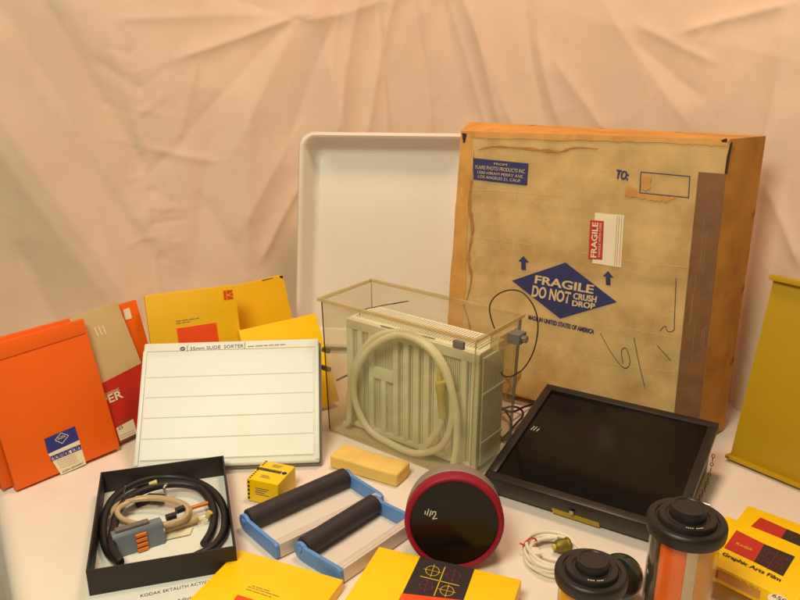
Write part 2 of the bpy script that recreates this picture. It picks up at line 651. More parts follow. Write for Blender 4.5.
def fold_field(Q):
    """summed fold height at projected points Q (n x 2)"""
    out = np.zeros(len(Q))
    for (a, b, wd, hg) in FOLDS:
        a, b = np.array(a, float), np.array(b, float)
        e = b - a
        t = np.clip(((Q - a) @ e) / (e @ e), -0.15, 1.15)
        dd = np.hypot(*(Q - a - t[:, None] * e).T)
        seam_piece = wd in (3.5, 2.5) and abs(hg) in (0.0030, 0.0018)
        fd = 1.0 if seam_piece else np.clip(1 - (np.abs(t - 0.5) - 0.4) / 0.25, 0, 1)
        g = np.exp(-(dd / (wd * 0.9)) ** 2) * 0.35 + np.exp(-dd / (wd * 0.55)) * 0.75
        out += hg * 0.9 * g * fd
    return out


zs = [-0.78 + 0.72 * k / 30 for k in range(30)] + [-0.06 + 1.0 * k / 190 for k in range(190)] + [0.94 + 0.4 * k / 14 for k in range(15)]
npth = len(path)
nrm = []
for i in range(npth):
    d = (path[min(i + 1, npth - 1)] - path[max(i - 1, 0)]).normalized()
    nrm.append(Vector((-d.y, d.x, 0)))       # away from the camera
base_p, ndir, wq, extra = [], [], [], []
arc = 0.0
for i in range(npth):
    if i:
        arc += (path[i] - path[i - 1]).length
    for z in zs:
        p = path[i] + nrm[i] * (0.20 * max(z, 0.0))
        p.z = z
        q = project(p)
        base_p.append(p)
        ndir.append(nrm[i])
        wq.append((q[0] + 5 * fbm(arc * 2.5, z * 2.5, 11.0, 2), q[1] + 7 * fbm(arc * 2.5, z * 2.5, 17.0, 2)))
        d = 0.014 * fbm(arc * 2.2 + 5, z * 1.2, 0.0, 2) + 0.0012 * fbm(arc * 8 + z * 3, z * 4, 4.0)
        rd = 1 - abs(fbm(arc * 3.4 - z * 2.0 + 9, z * 1.7 + arc, 2.0, 2))
        d += 0.0014 * max(0, rd - 0.80) / 0.20
        rd = 1 - abs(fbm(arc * 9 + z * 5 + 3, z * 7 - arc * 2, 7.0, 2))
        d += 0.0005 * max(0, rd - 0.86) / 0.14
        d += 0.012 * math.sin(arc * 17 + 2.0 * math.sin(z * 2 + arc * 3)) * max(0.15, min(1, 0.5 - z * 0.7))
        extra.append(d)
ff = fold_field(np.array(wq))
vs = [p - n * (e + float(f)) for p, n, e, f in zip(base_p, ndir, extra, ff)]
nz = len(zs)
mb = MB()
mb.add(vs, [(i * nz + j, i * nz + j + 1, (i + 1) * nz + j + 1, (i + 1) * nz + j) for i in range(npth - 1) for j in range(nz - 1)])
curt = thing('backdrop_sheet', 'large wrinkled beige cloth sheet hanging as the backdrop behind everything', 'backdrop', (0, 1.99, -0.78))
sheet = mb.build('sheet', 'curtain_cloth', smooth=True)
sheet.data.transform(FR[curt.name].inverted())
sheet.parent = curt

# ------------------------------------------------------------ flat packs and boxes
def pack(name, label, cat, x, y, yaw, lean, W, H, Tk, gam, material, edge=None, bevel=0.0015, group=None, bow=0.0, body='box'):
    yaw, lean = R(yaw), R(lean)
    z0 = max(0.0, Tk * math.sin(lean)) + max(0.0, -W * math.sin(gam)) * math.cos(lean) + 0.0005
    t = thing(name, label, cat, (x, y, z0), yaw, lean, gam, group)
    MB().box(0, W, 0, Tk, 0, H).build(body, material, t, bevel=bevel)
    return t


# --- tall white developing tray
def round_rect(W, H, ins, r, n=8):
    pts = []
    r = max(r, 0.002)
    for (cx, cz, a0) in ((W - ins - r, H - ins - r, 0), (ins + r, H - ins - r, 90), (ins + r, ins + r, 180), (W - ins - r, ins + r, 270)):
        for k in range(n + 1):
            t = R(a0 + 90 * k / n)
            pts.append((cx + r * math.cos(t), cz + r * math.sin(t)))
    return pts


tray = thing('developing_tray', 'tall white plastic developing tray standing upright behind the cardboard carton', 'tray',
             (-0.246, 1.688, 0.016), R(-4.4), R(16.2), -0.003)
TW, TH = 0.42, 0.498
prof = [(0.003, 0.016, 0.03), (0.0, 0.010, 0.032), (0.0, 0.004, 0.032), (0.003, 0.0, 0.030), (0.008, -0.001, 0.028), (0.011, 0.001, 0.026), (0.0135, 0.006, 0.025),
        (0.020, 0.025, 0.022), (0.028, 0.044, 0.02), (0.031, 0.051, 0.02), (0.036, 0.0550, 0.018), (0.043, 0.056, 0.015), (0.10, 0.056, 0.01), (0.18, 0.056, 0.008),
        (0.18, 0.059, 0.008), (0.036, 0.059, 0.018), (0.028, 0.054, 0.02), (0.012, 0.012, 0.028), (0.006, 0.014, 0.03)]
mb = MB()
vs = []
for ins, dep, rr in prof:
    vs += [(x, dep, z) for x, z in round_rect(TW, TH, ins, rr + 0.004)]
npr = len(round_rect(TW, TH, 0, 0.03))
fs = []
for i in range(len(prof)):
    j = (i + 1) % len(prof)
    if i == 13 - 0 and False:
        continue
    if i == 13:
        pass
    for k in range(npr):
        l = (k + 1) % npr
        fs.append((i * npr + k, i * npr + l, j * npr + l, j * npr + k))
# close the floor front and back
fs.append(tuple(range(13 * npr, 14 * npr)))
fs.append(tuple(range(14 * npr, 15 * npr))[::-1])
mb.add(vs, fs)
mb.build('basin', 'white_plastic', tray, smooth='auto')

# --- big cardboard carton
c_yaw, c_lean = R(-31), R(10)
carton = thing('cardboard_carton', 'large worn cardboard shipping carton with blue diamond print leaning at the back', 'carton',
               (0.345 - 0.857 * 0.26, 1.350 + 0.515 * 0.26, 0.018), c_yaw, c_lean)
FL = {}
for k, p in dict(TL=(461, 131), TR=(730, 139), L2=(448, 317), R2=(700, 417)).items():
    FL[k] = Vector(loc_front(carton, *p))
zb = -0.0
BLc = FL['TL'] + (FL['L2'] - FL['TL']) * ((FL['TL'].y - zb) / (FL['TL'].y - FL['L2'].y))
BRc = FL['TR'] + (FL['R2'] - FL['TR']) * ((FL['TR'].y - zb) / (FL['TR'].y - FL['R2'].y))
D = 0.10
bTR = Vector(loc_front(carton, 766, 136, D))
bTL = Vector(loc_front(carton, 470, 122, D))
bBR = Vector((BRc.x + 0.030, 0.0))
bBL = Vector((BLc.x - 0.006, 0.0))


def grid_face(mb, c00, c10, c11, c01, nx, ny, f):
    vs = []
    for j in range(ny + 1):
        for i in range(nx + 1):
            s, t = i / nx, j / ny
            p = (c00 * (1 - s) + c10 * s) * (1 - t) + (c01 * (1 - s) + c11 * s) * t
            vs.append(f(p, s, t))
    fs = [(j * (nx + 1) + i, j * (nx + 1) + i + 1, (j + 1) * (nx + 1) + i + 1, (j + 1) * (nx + 1) + i) for j in range(ny) for i in range(nx)]
    mb.add(vs, fs)


V3 = lambda p, y: Vector((p.x, y, p.y))
F = [V3(BLc, 0), V3(BRc, 0), V3(FL['TR'], 0), V3(FL['TL'], 0)]
B = [V3(bBL, D), V3(bBR, D), V3(bTR, D), V3(bTL, D)]


def crease_front(p, s, t):
    e = min(s, 1 - s, t, 1 - t)
    d = 0.0012 * fbm(p.x * 5, p.z * 5, 2) * min(1, e * 10)
    # horizontal buckles pressed into the board
    for z0, k in ((0.255, 0.10), (0.37, -0.02), (0.155, 0.05)):
        zz = p.z - z0 - k * (p.x - 0.28)
        d += 0.0016 * math.exp(-(zz / 0.004) ** 2) * min(1, e * 8)
    return p + Vector((0, d, 0))


mb = MB()
grid_face(mb, F[0], F[1], F[2], F[3], 60, 60, crease_front)
mb.build('front_board', 'cardboard', carton, smooth=True)
mb = MB()


def wob(p, s, t):
    e = min(s, 1 - s, t, 1 - t)
    return p + Vector((0.0018 * fbm(p.x * 9, p.y * 30, p.z * 7) * min(1, 8 * e), 0, 0.0015 * fbm(p.z * 9, p.x * 9, 5) * min(1, 8 * e)))


grid_face(mb, F[1], B[1], B[2], F[2], 8, 40, wob)
grid_face(mb, B[0], F[0], F[3], B[3], 8, 40, wob)
grid_face(mb, F[3], F[2], B[2], B[3], 40, 8, wob)
grid_face(mb, B[1], B[0], B[3], B[2], 4, 4, lambda p, s, t: p)
grid_face(mb, F[0], F[1], B[1], B[0], 4, 4, lambda p, s, t: p)
mb.build('side_board', 'cardboard_edge', carton, smooth='auto', weld=True)
CF = lambda x, y: loc_front(carton, x, y, -0.001)
LV = -0.0012
# tapes, wear and torn corner
def ragged(pts, amp, n=14):
    out = []
    for a, b in zip(pts, pts[1:] + pts[:1]):
        for k in range(n):
            t = k / n
            w = amp * (random.random() - 0.5) * 2 if 0 < k else 0
            q = lerp(a, b, t)
            e = Vector(b) - Vector(a)
            nn = Vector((-e.y, e.x)).normalized() * w
            out.append((q[0] + nn.x, q[1] + nn.y))
    return out


poly_front('brown_tape', carton, [CF(698.5, 172), CF(726, 174), CF(698, 432), CF(673, 425)], 'paper_tape', LV - 0.0004, 0.0008)
poly_front('tan_tape', carton, ragged([CF(461.5, 131), CF(473, 132), CF(471, 165), CF(467, 235), CF(465, 300), CF(459, 360), CF(446, 357), CF(449, 300)], 0.0012), 'tan_tape', LV, 0.0008)
poly_front('tan_tape', carton, ragged([CF(461.5, 131), CF(729, 139.5), CF(728, 147), CF(690, 144), CF(600, 141), CF(475, 138)], 0.0014), 'tan_tape', LV - 0.0001, 0.0008)
poly_front('torn_slit', carton, [CF(730, 144), CF(733, 141), CF(730, 156), CF(727, 174), CF(724.5, 174), CF(727, 156)], 'tear_dark', LV - 0.0003)
poly_front('torn_hole', carton, ragged([CF(721, 140), CF(727, 138.5), CF(727, 142), CF(722, 142.5)], 0.0006, 4), 'tear_dark', LV - 0.0003)
poly_front('torn_hole', carton, ragged([CF(462, 133), CF(467, 134), CF(465, 143), CF(463.5, 143)], 0.0006, 4), 'tear_dark', LV - 0.0003)
for pts in ([(478, 150), (492, 147), (515, 148), (545, 151), (560, 152), (575, 148), (598, 149)],
            [(474, 150), (472, 175), (469, 205), (472, 230), (468, 258), (471, 280), (465, 305)],
            [(462, 300), (470, 330), (466, 350)],
            [(505, 383), (520, 372), (512, 392), (530, 398)], [(500, 372), (510, 385), (505, 398), (522, 405)]):
    sp_ = spline([(*CF(*q), 0) for q in pts], 5)
    up_, dn_ = [], []
    for k, p in enumerate(sp_):
        e = sp_[min(k + 1, len(sp_) - 1)] - sp_[max(k - 1, 0)]
        nn = Vector((-e.y, e.x, 0)).normalized()
        wv = 0.0005 + (0.0050 if pts[0] == (474, 150) else 0.0028) * math.sin(PI * k / (len(sp_) - 1)) * (0.35 + random.random())
        up_.append(p + nn * wv)
        dn_.append(p - nn * wv * 0.5)
    poly_front('stain', carton, [(p.x, p.y) for p in up_ + dn_[::-1]], 'stain_brown', LV, 0.0004)
# scuffed patch beside the address box
poly_front('scuff', carton, ragged([CF(628, 185), CF(640, 192), CF(676, 197), CF(668, 202), CF(640, 199), CF(624, 196)], 0.002), 'tan_tape', LV, 0.0004)
poly_front('scuff', carton, ragged([CF(640, 174), CF(652, 176), CF(650, 190), CF(641, 190)], 0.002, 8), 'tan_tape', LV, 0.0004)
# pale rubbed creases across the board, scratches down the tape
for pts in ([(466, 236), (520, 243), (580, 252), (640, 262), (694, 268)], [(596, 322), (640, 331), (692, 341)], [(466, 190), (500, 191), (560, 196)],
            [(516, 175), (514, 230), (512, 258)], [(562, 200), (560, 262)], [(540, 345), (600, 362), (672, 372)], [(470, 300), (500, 296), (528, 282)], [(660, 160), (690, 152), (722, 150)]):
    mb = MB()
    sp_ = spline([(*CF(*q), 0) for q in pts], 6)
    line_strip(mb, [(p.x, p.y + random.uniform(-.0004, .0004)) for p in sp_], 0.0011, 'front', -0.0004)
    mb.build('crease', 'crease_pale', carton)
for k in range(9):
    y0 = random.uniform(176, 380)
    x0 = 699 - (y0 - 172) * 0.1 + random.uniform(3, 22)
    ln = random.uniform(12, 50)
    mb = MB()
    sp_ = [CF(x0 - ln * 0.1 * t / 6 + random.uniform(-.5, .5), y0 + ln * t / 6) for t in range(7)]
    line_strip(mb, sp_, random.uniform(0.0006, 0.0014), 'front', LV - 0.0006)
    mb.build('scratch', 'tape_scratch', carton)
# sender's label
q = [CF(473, 158), CF(528.5, 163.5), CF(527, 185.5), CF(473.5, 179.5)]
sender = poly_front('sender_label', carton, q, 'print_blue', LV)
for s, a, b, hh in (('FROM', (494, 164.8), (507, 166), 2.4), ('FLAIRE PHOTO PRODUCTS INC.', (475.5, 168.6), (525.5, 173.4), 4.0),
                    ('1200 HIRAM PERRY AVE.', (477.5, 173.3), (523.5, 178.2), 3.0), ('LOS ANGELES 21, CALIF.', (478, 177.6), (521, 182.4), 3.0)):
    A, Bq = CF(*a), CF(*b)
    text(sender, s, A, Bq, hh * (Vector(A) - Vector(CF(a[0], a[1] + 1))).length * 0.92, 'print_tan', lvl=LV - 0.0006)
# fragile diamond
diam = poly_front('diamond_print', carton, [CF(512, 280.7), CF(565.5, 262.5), CF(616.7, 302), CF(560, 318.5)], 'print_blue', LV)
for s, a, b, hh in (('FRAGILE', (534.5, 283), (593, 293.6), 8), ('DO NOT', (531.5, 296), (569.5, 303.4), 11),
                    ('CRUSH', (573, 298.6), (596, 302.4), 6), ('DROP', (572, 305.6), (594.5, 309), 5.5)):
    A, Bq = CF(*a), CF(*b)
    h1 = (Vector(A) - Vector(CF(a[0], a[1] + 1))).length
    for off in (0, 0.0006):
        text(diam, s, (A[0] + off, A[1]), (Bq[0] + off, Bq[1]), hh * h1, 'print_tan', lvl=LV - 0.0006 - off * 0.1, bold=0.022)
for s, a, b, hh, off2 in (('MADE IN UNITED STATES OF AMERICA', (528, 319), (593.5, 333.8), 4.2, .0004), ('TO:', (615, 178), (627.5, 180), 8.5, .0009)):
    A, Bq = CF(*a), CF(*b)
    h1 = (Vector(A) - Vector(CF(a[0], a[1] + 1))).length
    for off in (0, off2):
        text(carton, s, (A[0] + off, A[1]), (Bq[0] + off, Bq[1]), hh * h1, 'print_blue', lvl=LV - off * 0.1, bold=0.025)
for cx, cy in ((523.5, 256), (608, 271)):
    pts = [(0, 0), (5.4, 6.5), (2.2, 6.3), (2.4, 14.2), (-2.2, 13.6), (-2.2, 5.7), (-5.2, 5.2)]
    poly_front('arrow_print', carton, [CF(cx + x, cy + y) for x, y in pts], 'print_blue', LV)
mb = MB()
rq = [(641, 172), (689.8, 176.5), (688.5, 197.6), (639.7, 192.8), (641, 172)]
line_strip(mb, [CF(*p) for p in rq], 0.0016, 'front', LV - 0.0002)
mb.build('address_box', 'print_blue', carton)
poly_front('paper_label', carton, ragged([CF(595, 212.7), CF(624.3, 215.3), CF(621, 267.3), CF(592.3, 263.3)], 0.0004, 6), 'print_cream', LV)
redl = poly_front('red_label', carton, [CF(590.3, 220), CF(604, 221), CF(602.3, 259.7), CF(588.3, 258.7)], 'print_red', LV - 0.0006, 0.0004)
w1 = (Vector(CF(595, 240)) - Vector(CF(596, 240))).length
text(redl, 'FRAGILE', CF(596.3, 257.6), CF(598.2, 222.5), 5.6 * w1, 'print_cream', lvl=LV - 0.0010, bold=0.02)
text(redl, 'HANDLE WITH CARE', CF(600.2, 257), CF(601.8, 223), 2.2 * w1, 'print_cream', lvl=LV - 0.0010)
mb = MB()
for x0 in (617.5, 619.5, 622):
    line_strip(mb, [CF(x0, 216), CF(x0 - 2.8, 265)], 0.0007, 'front', LV - 0.0005)
mb.build('label_rule', 'print_red', carton)
for pts in ([(600.5, 333.5), (611.5, 353), (622, 366.5), (627.3, 367.3), (630, 361), (626, 348.5), (621.4, 351), (623, 363)],
            [(634, 338), (639, 363), (645, 388)], [(676, 278), (675.2, 300), (674.3, 322), (673.8, 330), (668, 331.5), (665, 326), (660, 331)], [(657.5, 346), (664, 353), (670.5, 360.5)]):
    mb = MB()
    line_strip(mb, [(p.x, p.y) for p in spline([(*CF(*q), 0) for q in pts], 8)], 0.0013, 'front', LV)
    mb.build('pencil_mark', 'pencil', carton)

# --- orange and tan photo-paper packs on the left
OY, OL = 47.2, 15.7
orange = pack('orange_paper_pack', 'bright orange photo paper pack with blue and white label, frontmost of the orange packs', 'paper pack',
              -0.621, 1.094, OY, OL, 0.182, 0.239, 0.012, 0.021, 'orange_paper', group=None)
# top flap folded over with a crease
MB().prism([(0.001, -0.0016, 0.211), (0.178, -0.0016, 0.214), (0.178, -0.0016, 0.2375), (0.001, -0.0016, 0.2375)], (0, 0, 0), (0, 0.0022, 0)).build('flap', 'orange_paper', orange, bevel=0.0005)
OF = lambda x, y: loc_front(orange, x, y, -0.0006)
lhead = poly_front('label_header', orange, [OF(44.3, 439), OF(75, 426.2), OF(79.2, 440), OF(48.2, 454)], 'agfa_blue')
poly_front('label_sheet', orange, [OF(48.2, 454), OF(79.2, 440), OF(86.3, 464), OF(61.2, 475)], 'print_cream')
cx, cy = 61.5, 438
dia = [(-7.6, 3.2), (0.2, -4.6), (7.2, -3.2), (-0.6, 4.8)]
dia = [(-6.6, 2.2), (-0.8, -5.0), (7.0, -2.6), (0.6, 5.4)]
mb = MB()
line_strip(mb, [OF(cx + x, cy + y) for x, y in dia + dia[:1]], 0.0010, 'front', -0.0012)
mb.build('rhombus_emblem', 'print_cream', lhead)
text(lhead, 'AGFA', OF(57.8, 440.2), OF(65.6, 437.0), 0.0045, 'print_cream', lvl=-0.0012)
for k, ch in enumerate('BROVIRA'):
    x0, y0 = 50.2 + 4.35 * k, 456.6 - 1.78 * k
    qd = [OF(x0, y0), OF(x0 + 4.0, y0 - 1.65), OF(x0 + 5.3, y0 + 3.3), OF(x0 + 1.3, y0 + 5.0)]
    lsq = poly_front('letter_square', orange, qd, 'agfa_blue', -0.0010, 0.0004)
    text(lsq, ch, OF(x0 + 2.0, y0 + 4.0), OF(x0 + 4.1, y0 + 3.1), 0.0052, 'print_cream', lvl=-0.0015)
mb = MB()
for k in range(5):
    x0, y0 = 56.5 + 1.0 * k, 461.5 + 1.7 * k
    words(mb, OF(x0, y0), OF(x0 + 18, y0 - 7.4), 0.0005, 'front', -0.0011)
struct(mb.build('fine_print', 'ink_grey', orange), 'stuff')
text(orange, 'AGFA-GEVAERT', OF(62.5, 472.8), OF(83.5, 463.5), 0.0030, 'ink_black', lvl=-0.0011)


def behind(dx, dy, yaw=OY):
    """offset from the front orange pack: along its width, and back"""
    a = R(yaw)
    return (-0.621 + math.cos(a) * dx - math.sin(a) * dy, 1.094 + math.sin(a) * dx + math.cos(a) * dy)


x, y = behind(-0.014, 0.020)
orange2 = pack('orange_paper_pack', 'orange photo paper pack directly behind the labelled orange one, edges peeking out', 'paper pack',
               x, y, OY, OL, 0.178, 0.2405, 0.011, 0.012, 'orange_paper')
MB().prism([(0.001, -0.0012, 0.2), (0.176, -0.0012, 0.2), (0.176, -0.0012, 0.239), (0.001, -0.0012, 0.239)], (0, 0, 0), (0, 0.0016, 0)).build('flap', 'orange_paper', orange2, bevel=0.0005)

tanp = pack('tan_paper_pack', 'tan and red photo paper pack between the orange packs, white sticker below', 'paper pack',
            -0.524 - 0.012, 1.191 + 0.008, 50.3, 18.4, 0.150, 0.240, 0.009, 0.10, 'tan_paper')
TF = lambda x, y: loc_front(tanp, x, y, -0.0006)
a_, b_ = TF(104.5, 382), TF(140.5, 363.5)
za = a_[1] + (0 - a_[0]) * (b_[1] - a_[1]) / (b_[0] - a_[0])
zb_ = a_[1] + (0.150 - a_[0]) * (b_[1] - a_[1]) / (b_[0] - a_[0])
poly_front('red_panel', tanp, [(0.0005, za), (0.1495, zb_), (0.1495, 0.001), (0.0005, 0.001)], 'red_paper')
eA, eB = Vector(TF(109.5, 403)), Vector(TF(123.5, 397))
text(tanp, 'PAPER', eB - (eB - eA) * 2.55, eB, 0.0145, 'print_cream', lvl=-0.0012, bold=0.02)
text(tanp, 'PHOTOGRAPHIC', TF(98, 399.5), TF(119.5, 390), 0.0048, 'print_cream', lvl=-0.0012)
poly_front('sticker', tanp, [TF(116, 428), TF(133, 419), TF(137, 433), TF(120, 441)], 'print_cream', -0.0010)
text(tanp, '25', TF(118.5, 430), TF(123, 428), 0.0055, 'ink_black', lvl=-0.0016)
mb = MB()
for k in range(3):
    line_strip(mb, [TF(120 + k, 436 + 2.2 * k), TF(134 + k * 0.8, 430 + 2.0 * k)], 0.0005, 'front', -0.0014)
line_strip(mb, [TF(116, 424), TF(132, 416)], 0.0007, 'front', -0.0014)
struct(mb.build('fine_print', 'ink_grey', tanp), 'stuff')
mb = MB()
for k in range(3):
    x0, y0 = 94.5 + 4.0 * k, 328 - 1.0 * k
    line_strip(mb, [TF(x0, y0), TF(x0 + 3.6, y0 + 8)], 0.0022, 'front', -0.0008)
mb.build('faded_mark', 'print_cream', tanp)

x, y = behind(0.075, 0.052, OY)
orange3 = pack('orange_paper_pack', 'orange photo paper pack with a tiny pale sticker, behind the tan pack', 'paper pack',
               -0.5485, 1.2365, OY, 17.0, 0.153, 0.234, 0.011, 0.02, 'orange_paper')
G3 = lambda x, y: loc_front(orange3, x, y, -0.0006)
poly_front('sticker', orange3, [G3(123, 310), G3(129.5, 307.8), G3(132, 318), G3(125.5, 320.3)], 'print_cream')

# --- yellow photo-paper boxes in the middle
yA = pack('yellow_paper_box', 'yellow photo paper box with red square and small red logo behind the white sorter', 'paper box',
          -0.452, 1.320, 22.7, 13.0, 0.168, 0.246, 0.020, 0.006, 'kodak_yellow_dull')
AF = lambda x, y: loc_front(yA, x, y, -0.0006)
poly_front('red_square', yA, [AF(176.6, 328.5), AF(216.2, 322.6), AF(222, 362), AF(182, 368)], 'orange_panel')
mb = MB()
for k, (a, b) in enumerate((((176, 321.2), (199, 317.9)), ((176.4, 323.4), (190, 321.5)))):
    words(mb, AF(*a), AF(*b), 0.0011, 'front', -0.0012)
struct(mb.build('fine_print', 'ink_grey', yA), 'stuff')
# red logo: square mark with an angular letter cut into it
cxl, czl = AF(228.3, 294.8)
s_ = 0.0088
for pts in ([(-1, 1), (-0.45, 1), (-0.45, -1), (-1, -1)], [(-0.3, 1), (0.85, 1), (1, 0.85), (1, 0.62), (-0.3, 0.10)],
            [(-0.3, -0.10), (1, -0.62), (1, -0.85), (0.85, -1), (-0.3, -1)], [(0.1, 0.0), (1, 0.38), (1, -0.38)]):
    poly_front('logo', yA, [(cxl + s_ * p[0], czl + s_ * p[1]) for p in pts], 'orange_red', -0.0008)

yB = pack('yellow_paper_box', 'plain yellow paper box with a scuffed top corner, standing before the white tray', 'paper box',
          -0.380, 1.439, 26.4, 13.8, 0.197, 0.211, 0.020, 0.092, 'kodak_yellow_dull')
BF = lambda x, y: loc_front(yB, x, y, -0.0006)
poly_front('scuff', yB, ragged([BF(279.5, 276.0), BF(282.5, 275.2), BF(283.2, 278), BF(280.5, 278.2)], 0.0008, 5), 'tear_dark')
poly_front('scuff', yB, ragged([BF(262, 280), BF(273, 277.3), BF(273, 278.3), BF(262, 281)], 0.0004, 5), 'ink_grey')

yC = pack('yellow_paper_box', 'low plain yellow paper box leaning back beside the clear tank', 'paper box',
          -0.259, 1.319, 30.6, 29.0, 0.163, 0.182, 0.018, 0.032, 'kodak_yellow')

# --- white slide sorter panel
SW, SH = 0.311, 0.224
sorter = thing('slide_sorter', 'white plastic slide sorter panel with five ledges and printed header', 'slide sorter',
               (-0.447, 1.146, 0.0135), R(3.7), R(42), 0.007)
MB().box(0, SW, 0.0, 0.011, 0, SH).build('panel', 'sorter_white', sorter, bevel=0.004, seg=3)
MB().box(0.003, SW + 0.004, 0.0112, 0.018, -0.003, SH - 0.004).build('back_frame', 'sorter_back', sorter, bevel=0.002)
SF = lambda x, y: loc_front(sorter, x, y, -0.001)
for k in range(5):
    z0 = 0.012 + k * 0.0365
    prof_ = [(-0.0001, z0 + 0.00002), (-0.0010, z0 + 0.00002), (-0.0017, z0 + 0.0018), (-0.0010, z0 + 0.0365), (-0.0001, z0 + 0.0365)]
    MB().prism([(0.010, yy, zz) for yy, zz in prof_], (0, 0, 0), (SW - 0.020, 0, 0)).build('ledge', 'sorter_white', sorter)
MB().box(0.0, 0.007, -0.0030, 0.0, 0.004, SH - 0.016).build('side_rail', 'sorter_white', sorter, bevel=0.0015)
MB().box(SW - 0.007, SW, -0.0030, 0.0, 0.004, SH - 0.016).build('side_rail', 'sorter_white', sorter, bevel=0.0015)
poly_front('header_line', sorter, [(0.006, SH - 0.0158), (SW - 0.006, SH - 0.0158), (SW - 0.006, SH - 0.0164), (0.006, SH - 0.0164)], 'tan_tape')
text(sorter, '35mm SLIDE', SF(190, 350.2), SF(220.5, 348.4), 0.0062, 'ink_blue')
text(sorter, 'SORTER', SF(224, 348.2), SF(243.5, 347.2), 0.0062, 'ink_blue')
for px in (187.4, 244.8):
    mb = MB()
    line_strip(mb, [SF(px, 345.3 - (px - 187) * 0.055), SF(px, 351.5 - (px - 187) * 0.055)], 0.0008, 'front', -0.0008)
    mb.build('header_bar', 'ink_black', sorter)
mb = MB()
c0 = SF(182.5, 348.7)
for rr in (0.0032, 0.0019):
    line_strip(mb, ring_pts(c0, rr, 16, ex=(1.35, 0)), 0.0010, 'front', -0.0008)
mb.build('emblem', 'ink_blue', sorter)
mb = MB()
words(mb, SF(248, 346.4), SF(285, 344.2), 0.0012, 'front', -0.0008)
struct(mb.build('fine_print', 'ink_grey', sorter), 'stuff')

# --- yellow metal panel at the right
pn = thing('yellow_metal_board', 'mustard yellow flat panel with folded lips leaning against the sheet at the right', 'panel',
           (0.574, 1.204, 0.004), R(-50.2), R(10.7))
PW, PH = 0.30, 0.324
MB().box(0.004, PW, 0.0, 0.004, 0.006, PH - 0.006).build('sheet_face', 'panel_yellow', pn, bevel=0.0008)
MB().box(0.0, PW + 0.004, -0.012, 0.012, 0.0, 0.006).build('lip', 'panel_yellow', pn, bevel=0.0015)
MB().box(0.0, PW + 0.004, -0.010, 0.012, PH - 0.006, PH + 0.003).build('lip', 'panel_yellow', pn, bevel=0.0015)
PFv = lambda x, y: loc_front(pn, x, y, -0.0125)
poly_front('rust_spot', pn, [(0.002, 0.001), (0.008, 0.0012), (0.007, 0.0045), (0.003, 0.004)], 'paper_tape', -0.0126, 0.0006)

# --- acrylic tank with rack and hose
tyaw = R(-37.6)
tank = thing('acrylic_tank', 'clear acrylic tank with flared rim standing open before the carton', 'tank', (-0.147, 1.307, 0.0005), tyaw)
KW, KD, KH = 0.334, 0.150, 0.262


def tank_wall(side):
    """draft walls as solid slabs"""
    i0, i1 = 0.012, 0.006    # inset bottom / top
    th = 0.003
    x0b, x1b, y0b, y1b = i0, KW - i0, i0 * 0.8, KD - i0
    x0t, x1t, y0t, y1t = i1, KW - i1, i1, KD - i1
    zb, zt = 0.0, KH - 0.004
    if side == 'front':
        q = [(x0b, y0b, zb), (x1b, y0b, zb), (x1b, y0b + th, zb), (x0b, y0b + th, zb), (x0t, y0t, zt), (x1t, y0t, zt), (x1t, y0t + th, zt), (x0t, y0t + th, zt)]
    elif side == 'back':
        q = [(x0b, y1b - th, zb), (x1b, y1b - th, zb), (x1b, y1b, zb), (x0b, y1b, zb), (x0t, y1t - th, zt), (x1t, y1t - th, zt), (x1t, y1t, zt), (x0t, y1t, zt)]
    elif side == 'left':
        a, b = y0b + th + .0002, y1b - th - .0002
        c, d = y0t + th + .0002, y1t - th - .0002
        q = [(x0b, a, zb), (x0b + th, a, zb), (x0b + th, b, zb), (x0b, b, zb), (x0t, c, zt), (x0t + th, c, zt), (x0t + th, d, zt), (x0t, d, zt)]
    else:
        a, b = y0b + th + .0002, y1b - th - .0002
        c, d = y0t + th + .0002, y1t - th - .0002
        q = [(x1b - th, a, zb), (x1b, a, zb), (x1b, b, zb), (x1b - th, b, zb), (x1t - th, c, zt), (x1t, c, zt), (x1t, d, zt), (x1t - th, d, zt)]
    return MB().hexa(q)


for sd in ('front', 'back', 'left', 'right'):
    tank_wall(sd).build('wall', 'acrylic', tank)
MB().box(0.0155, KW - 0.0155, 0.0135, KD - 0.0155, 0.0005, 0.004).build('base', 'acrylic', tank)
# rim strips and glued corner seams
MB().box(0, KW, -0.001, 0.0055, KH - 0.006, KH).build('rim', 'acrylic_edge', tank, bevel=0.001)
MB().box(0, KW, KD - 0.0055, KD + 0.001, KH - 0.006, KH).build('rim', 'acrylic_edge', tank, bevel=0.001)
MB().box(0, 0.0055, 0.0057, KD - 0.0057, KH - 0.006, KH).build('rim', 'acrylic_edge', tank, bevel=0.001)
MB().box(KW - 0.0055, KW, 0.0057, KD - 0.0057, KH - 0.006, KH).build('rim', 'acrylic_edge', tank, bevel=0.001)
for (xb, yb, xt, yt, mm, sr) in ((0.0118, 0.0094, 0.0058, 0.0058, 'acrylic_dark_edge', .0013), (KW - 0.0118, 0.0094, KW - 0.0058, 0.0058, 'acrylic_edge', .0013),
                                 (KW - 0.0118, KD - 0.0118, KW - 0.0058, KD - 0.0058, 'acrylic_grey_edge', .0026), (0.0118, KD - 0.0118, 0.0058, KD - 0.0058, 'acrylic_edge', .0010)):
    MB().tube([(xb, yb, 0.001), (xt, yt, KH - 0.007)], sr, 6).build('corner_seam', mm, tank, smooth='auto')
MB().tube([(0.013, 0.0088, 0.0018), (KW - 0.013, 0.0088, 0.0018)], 0.0016, 6).build('base_seam', 'acrylic_edge', tank, smooth='auto')
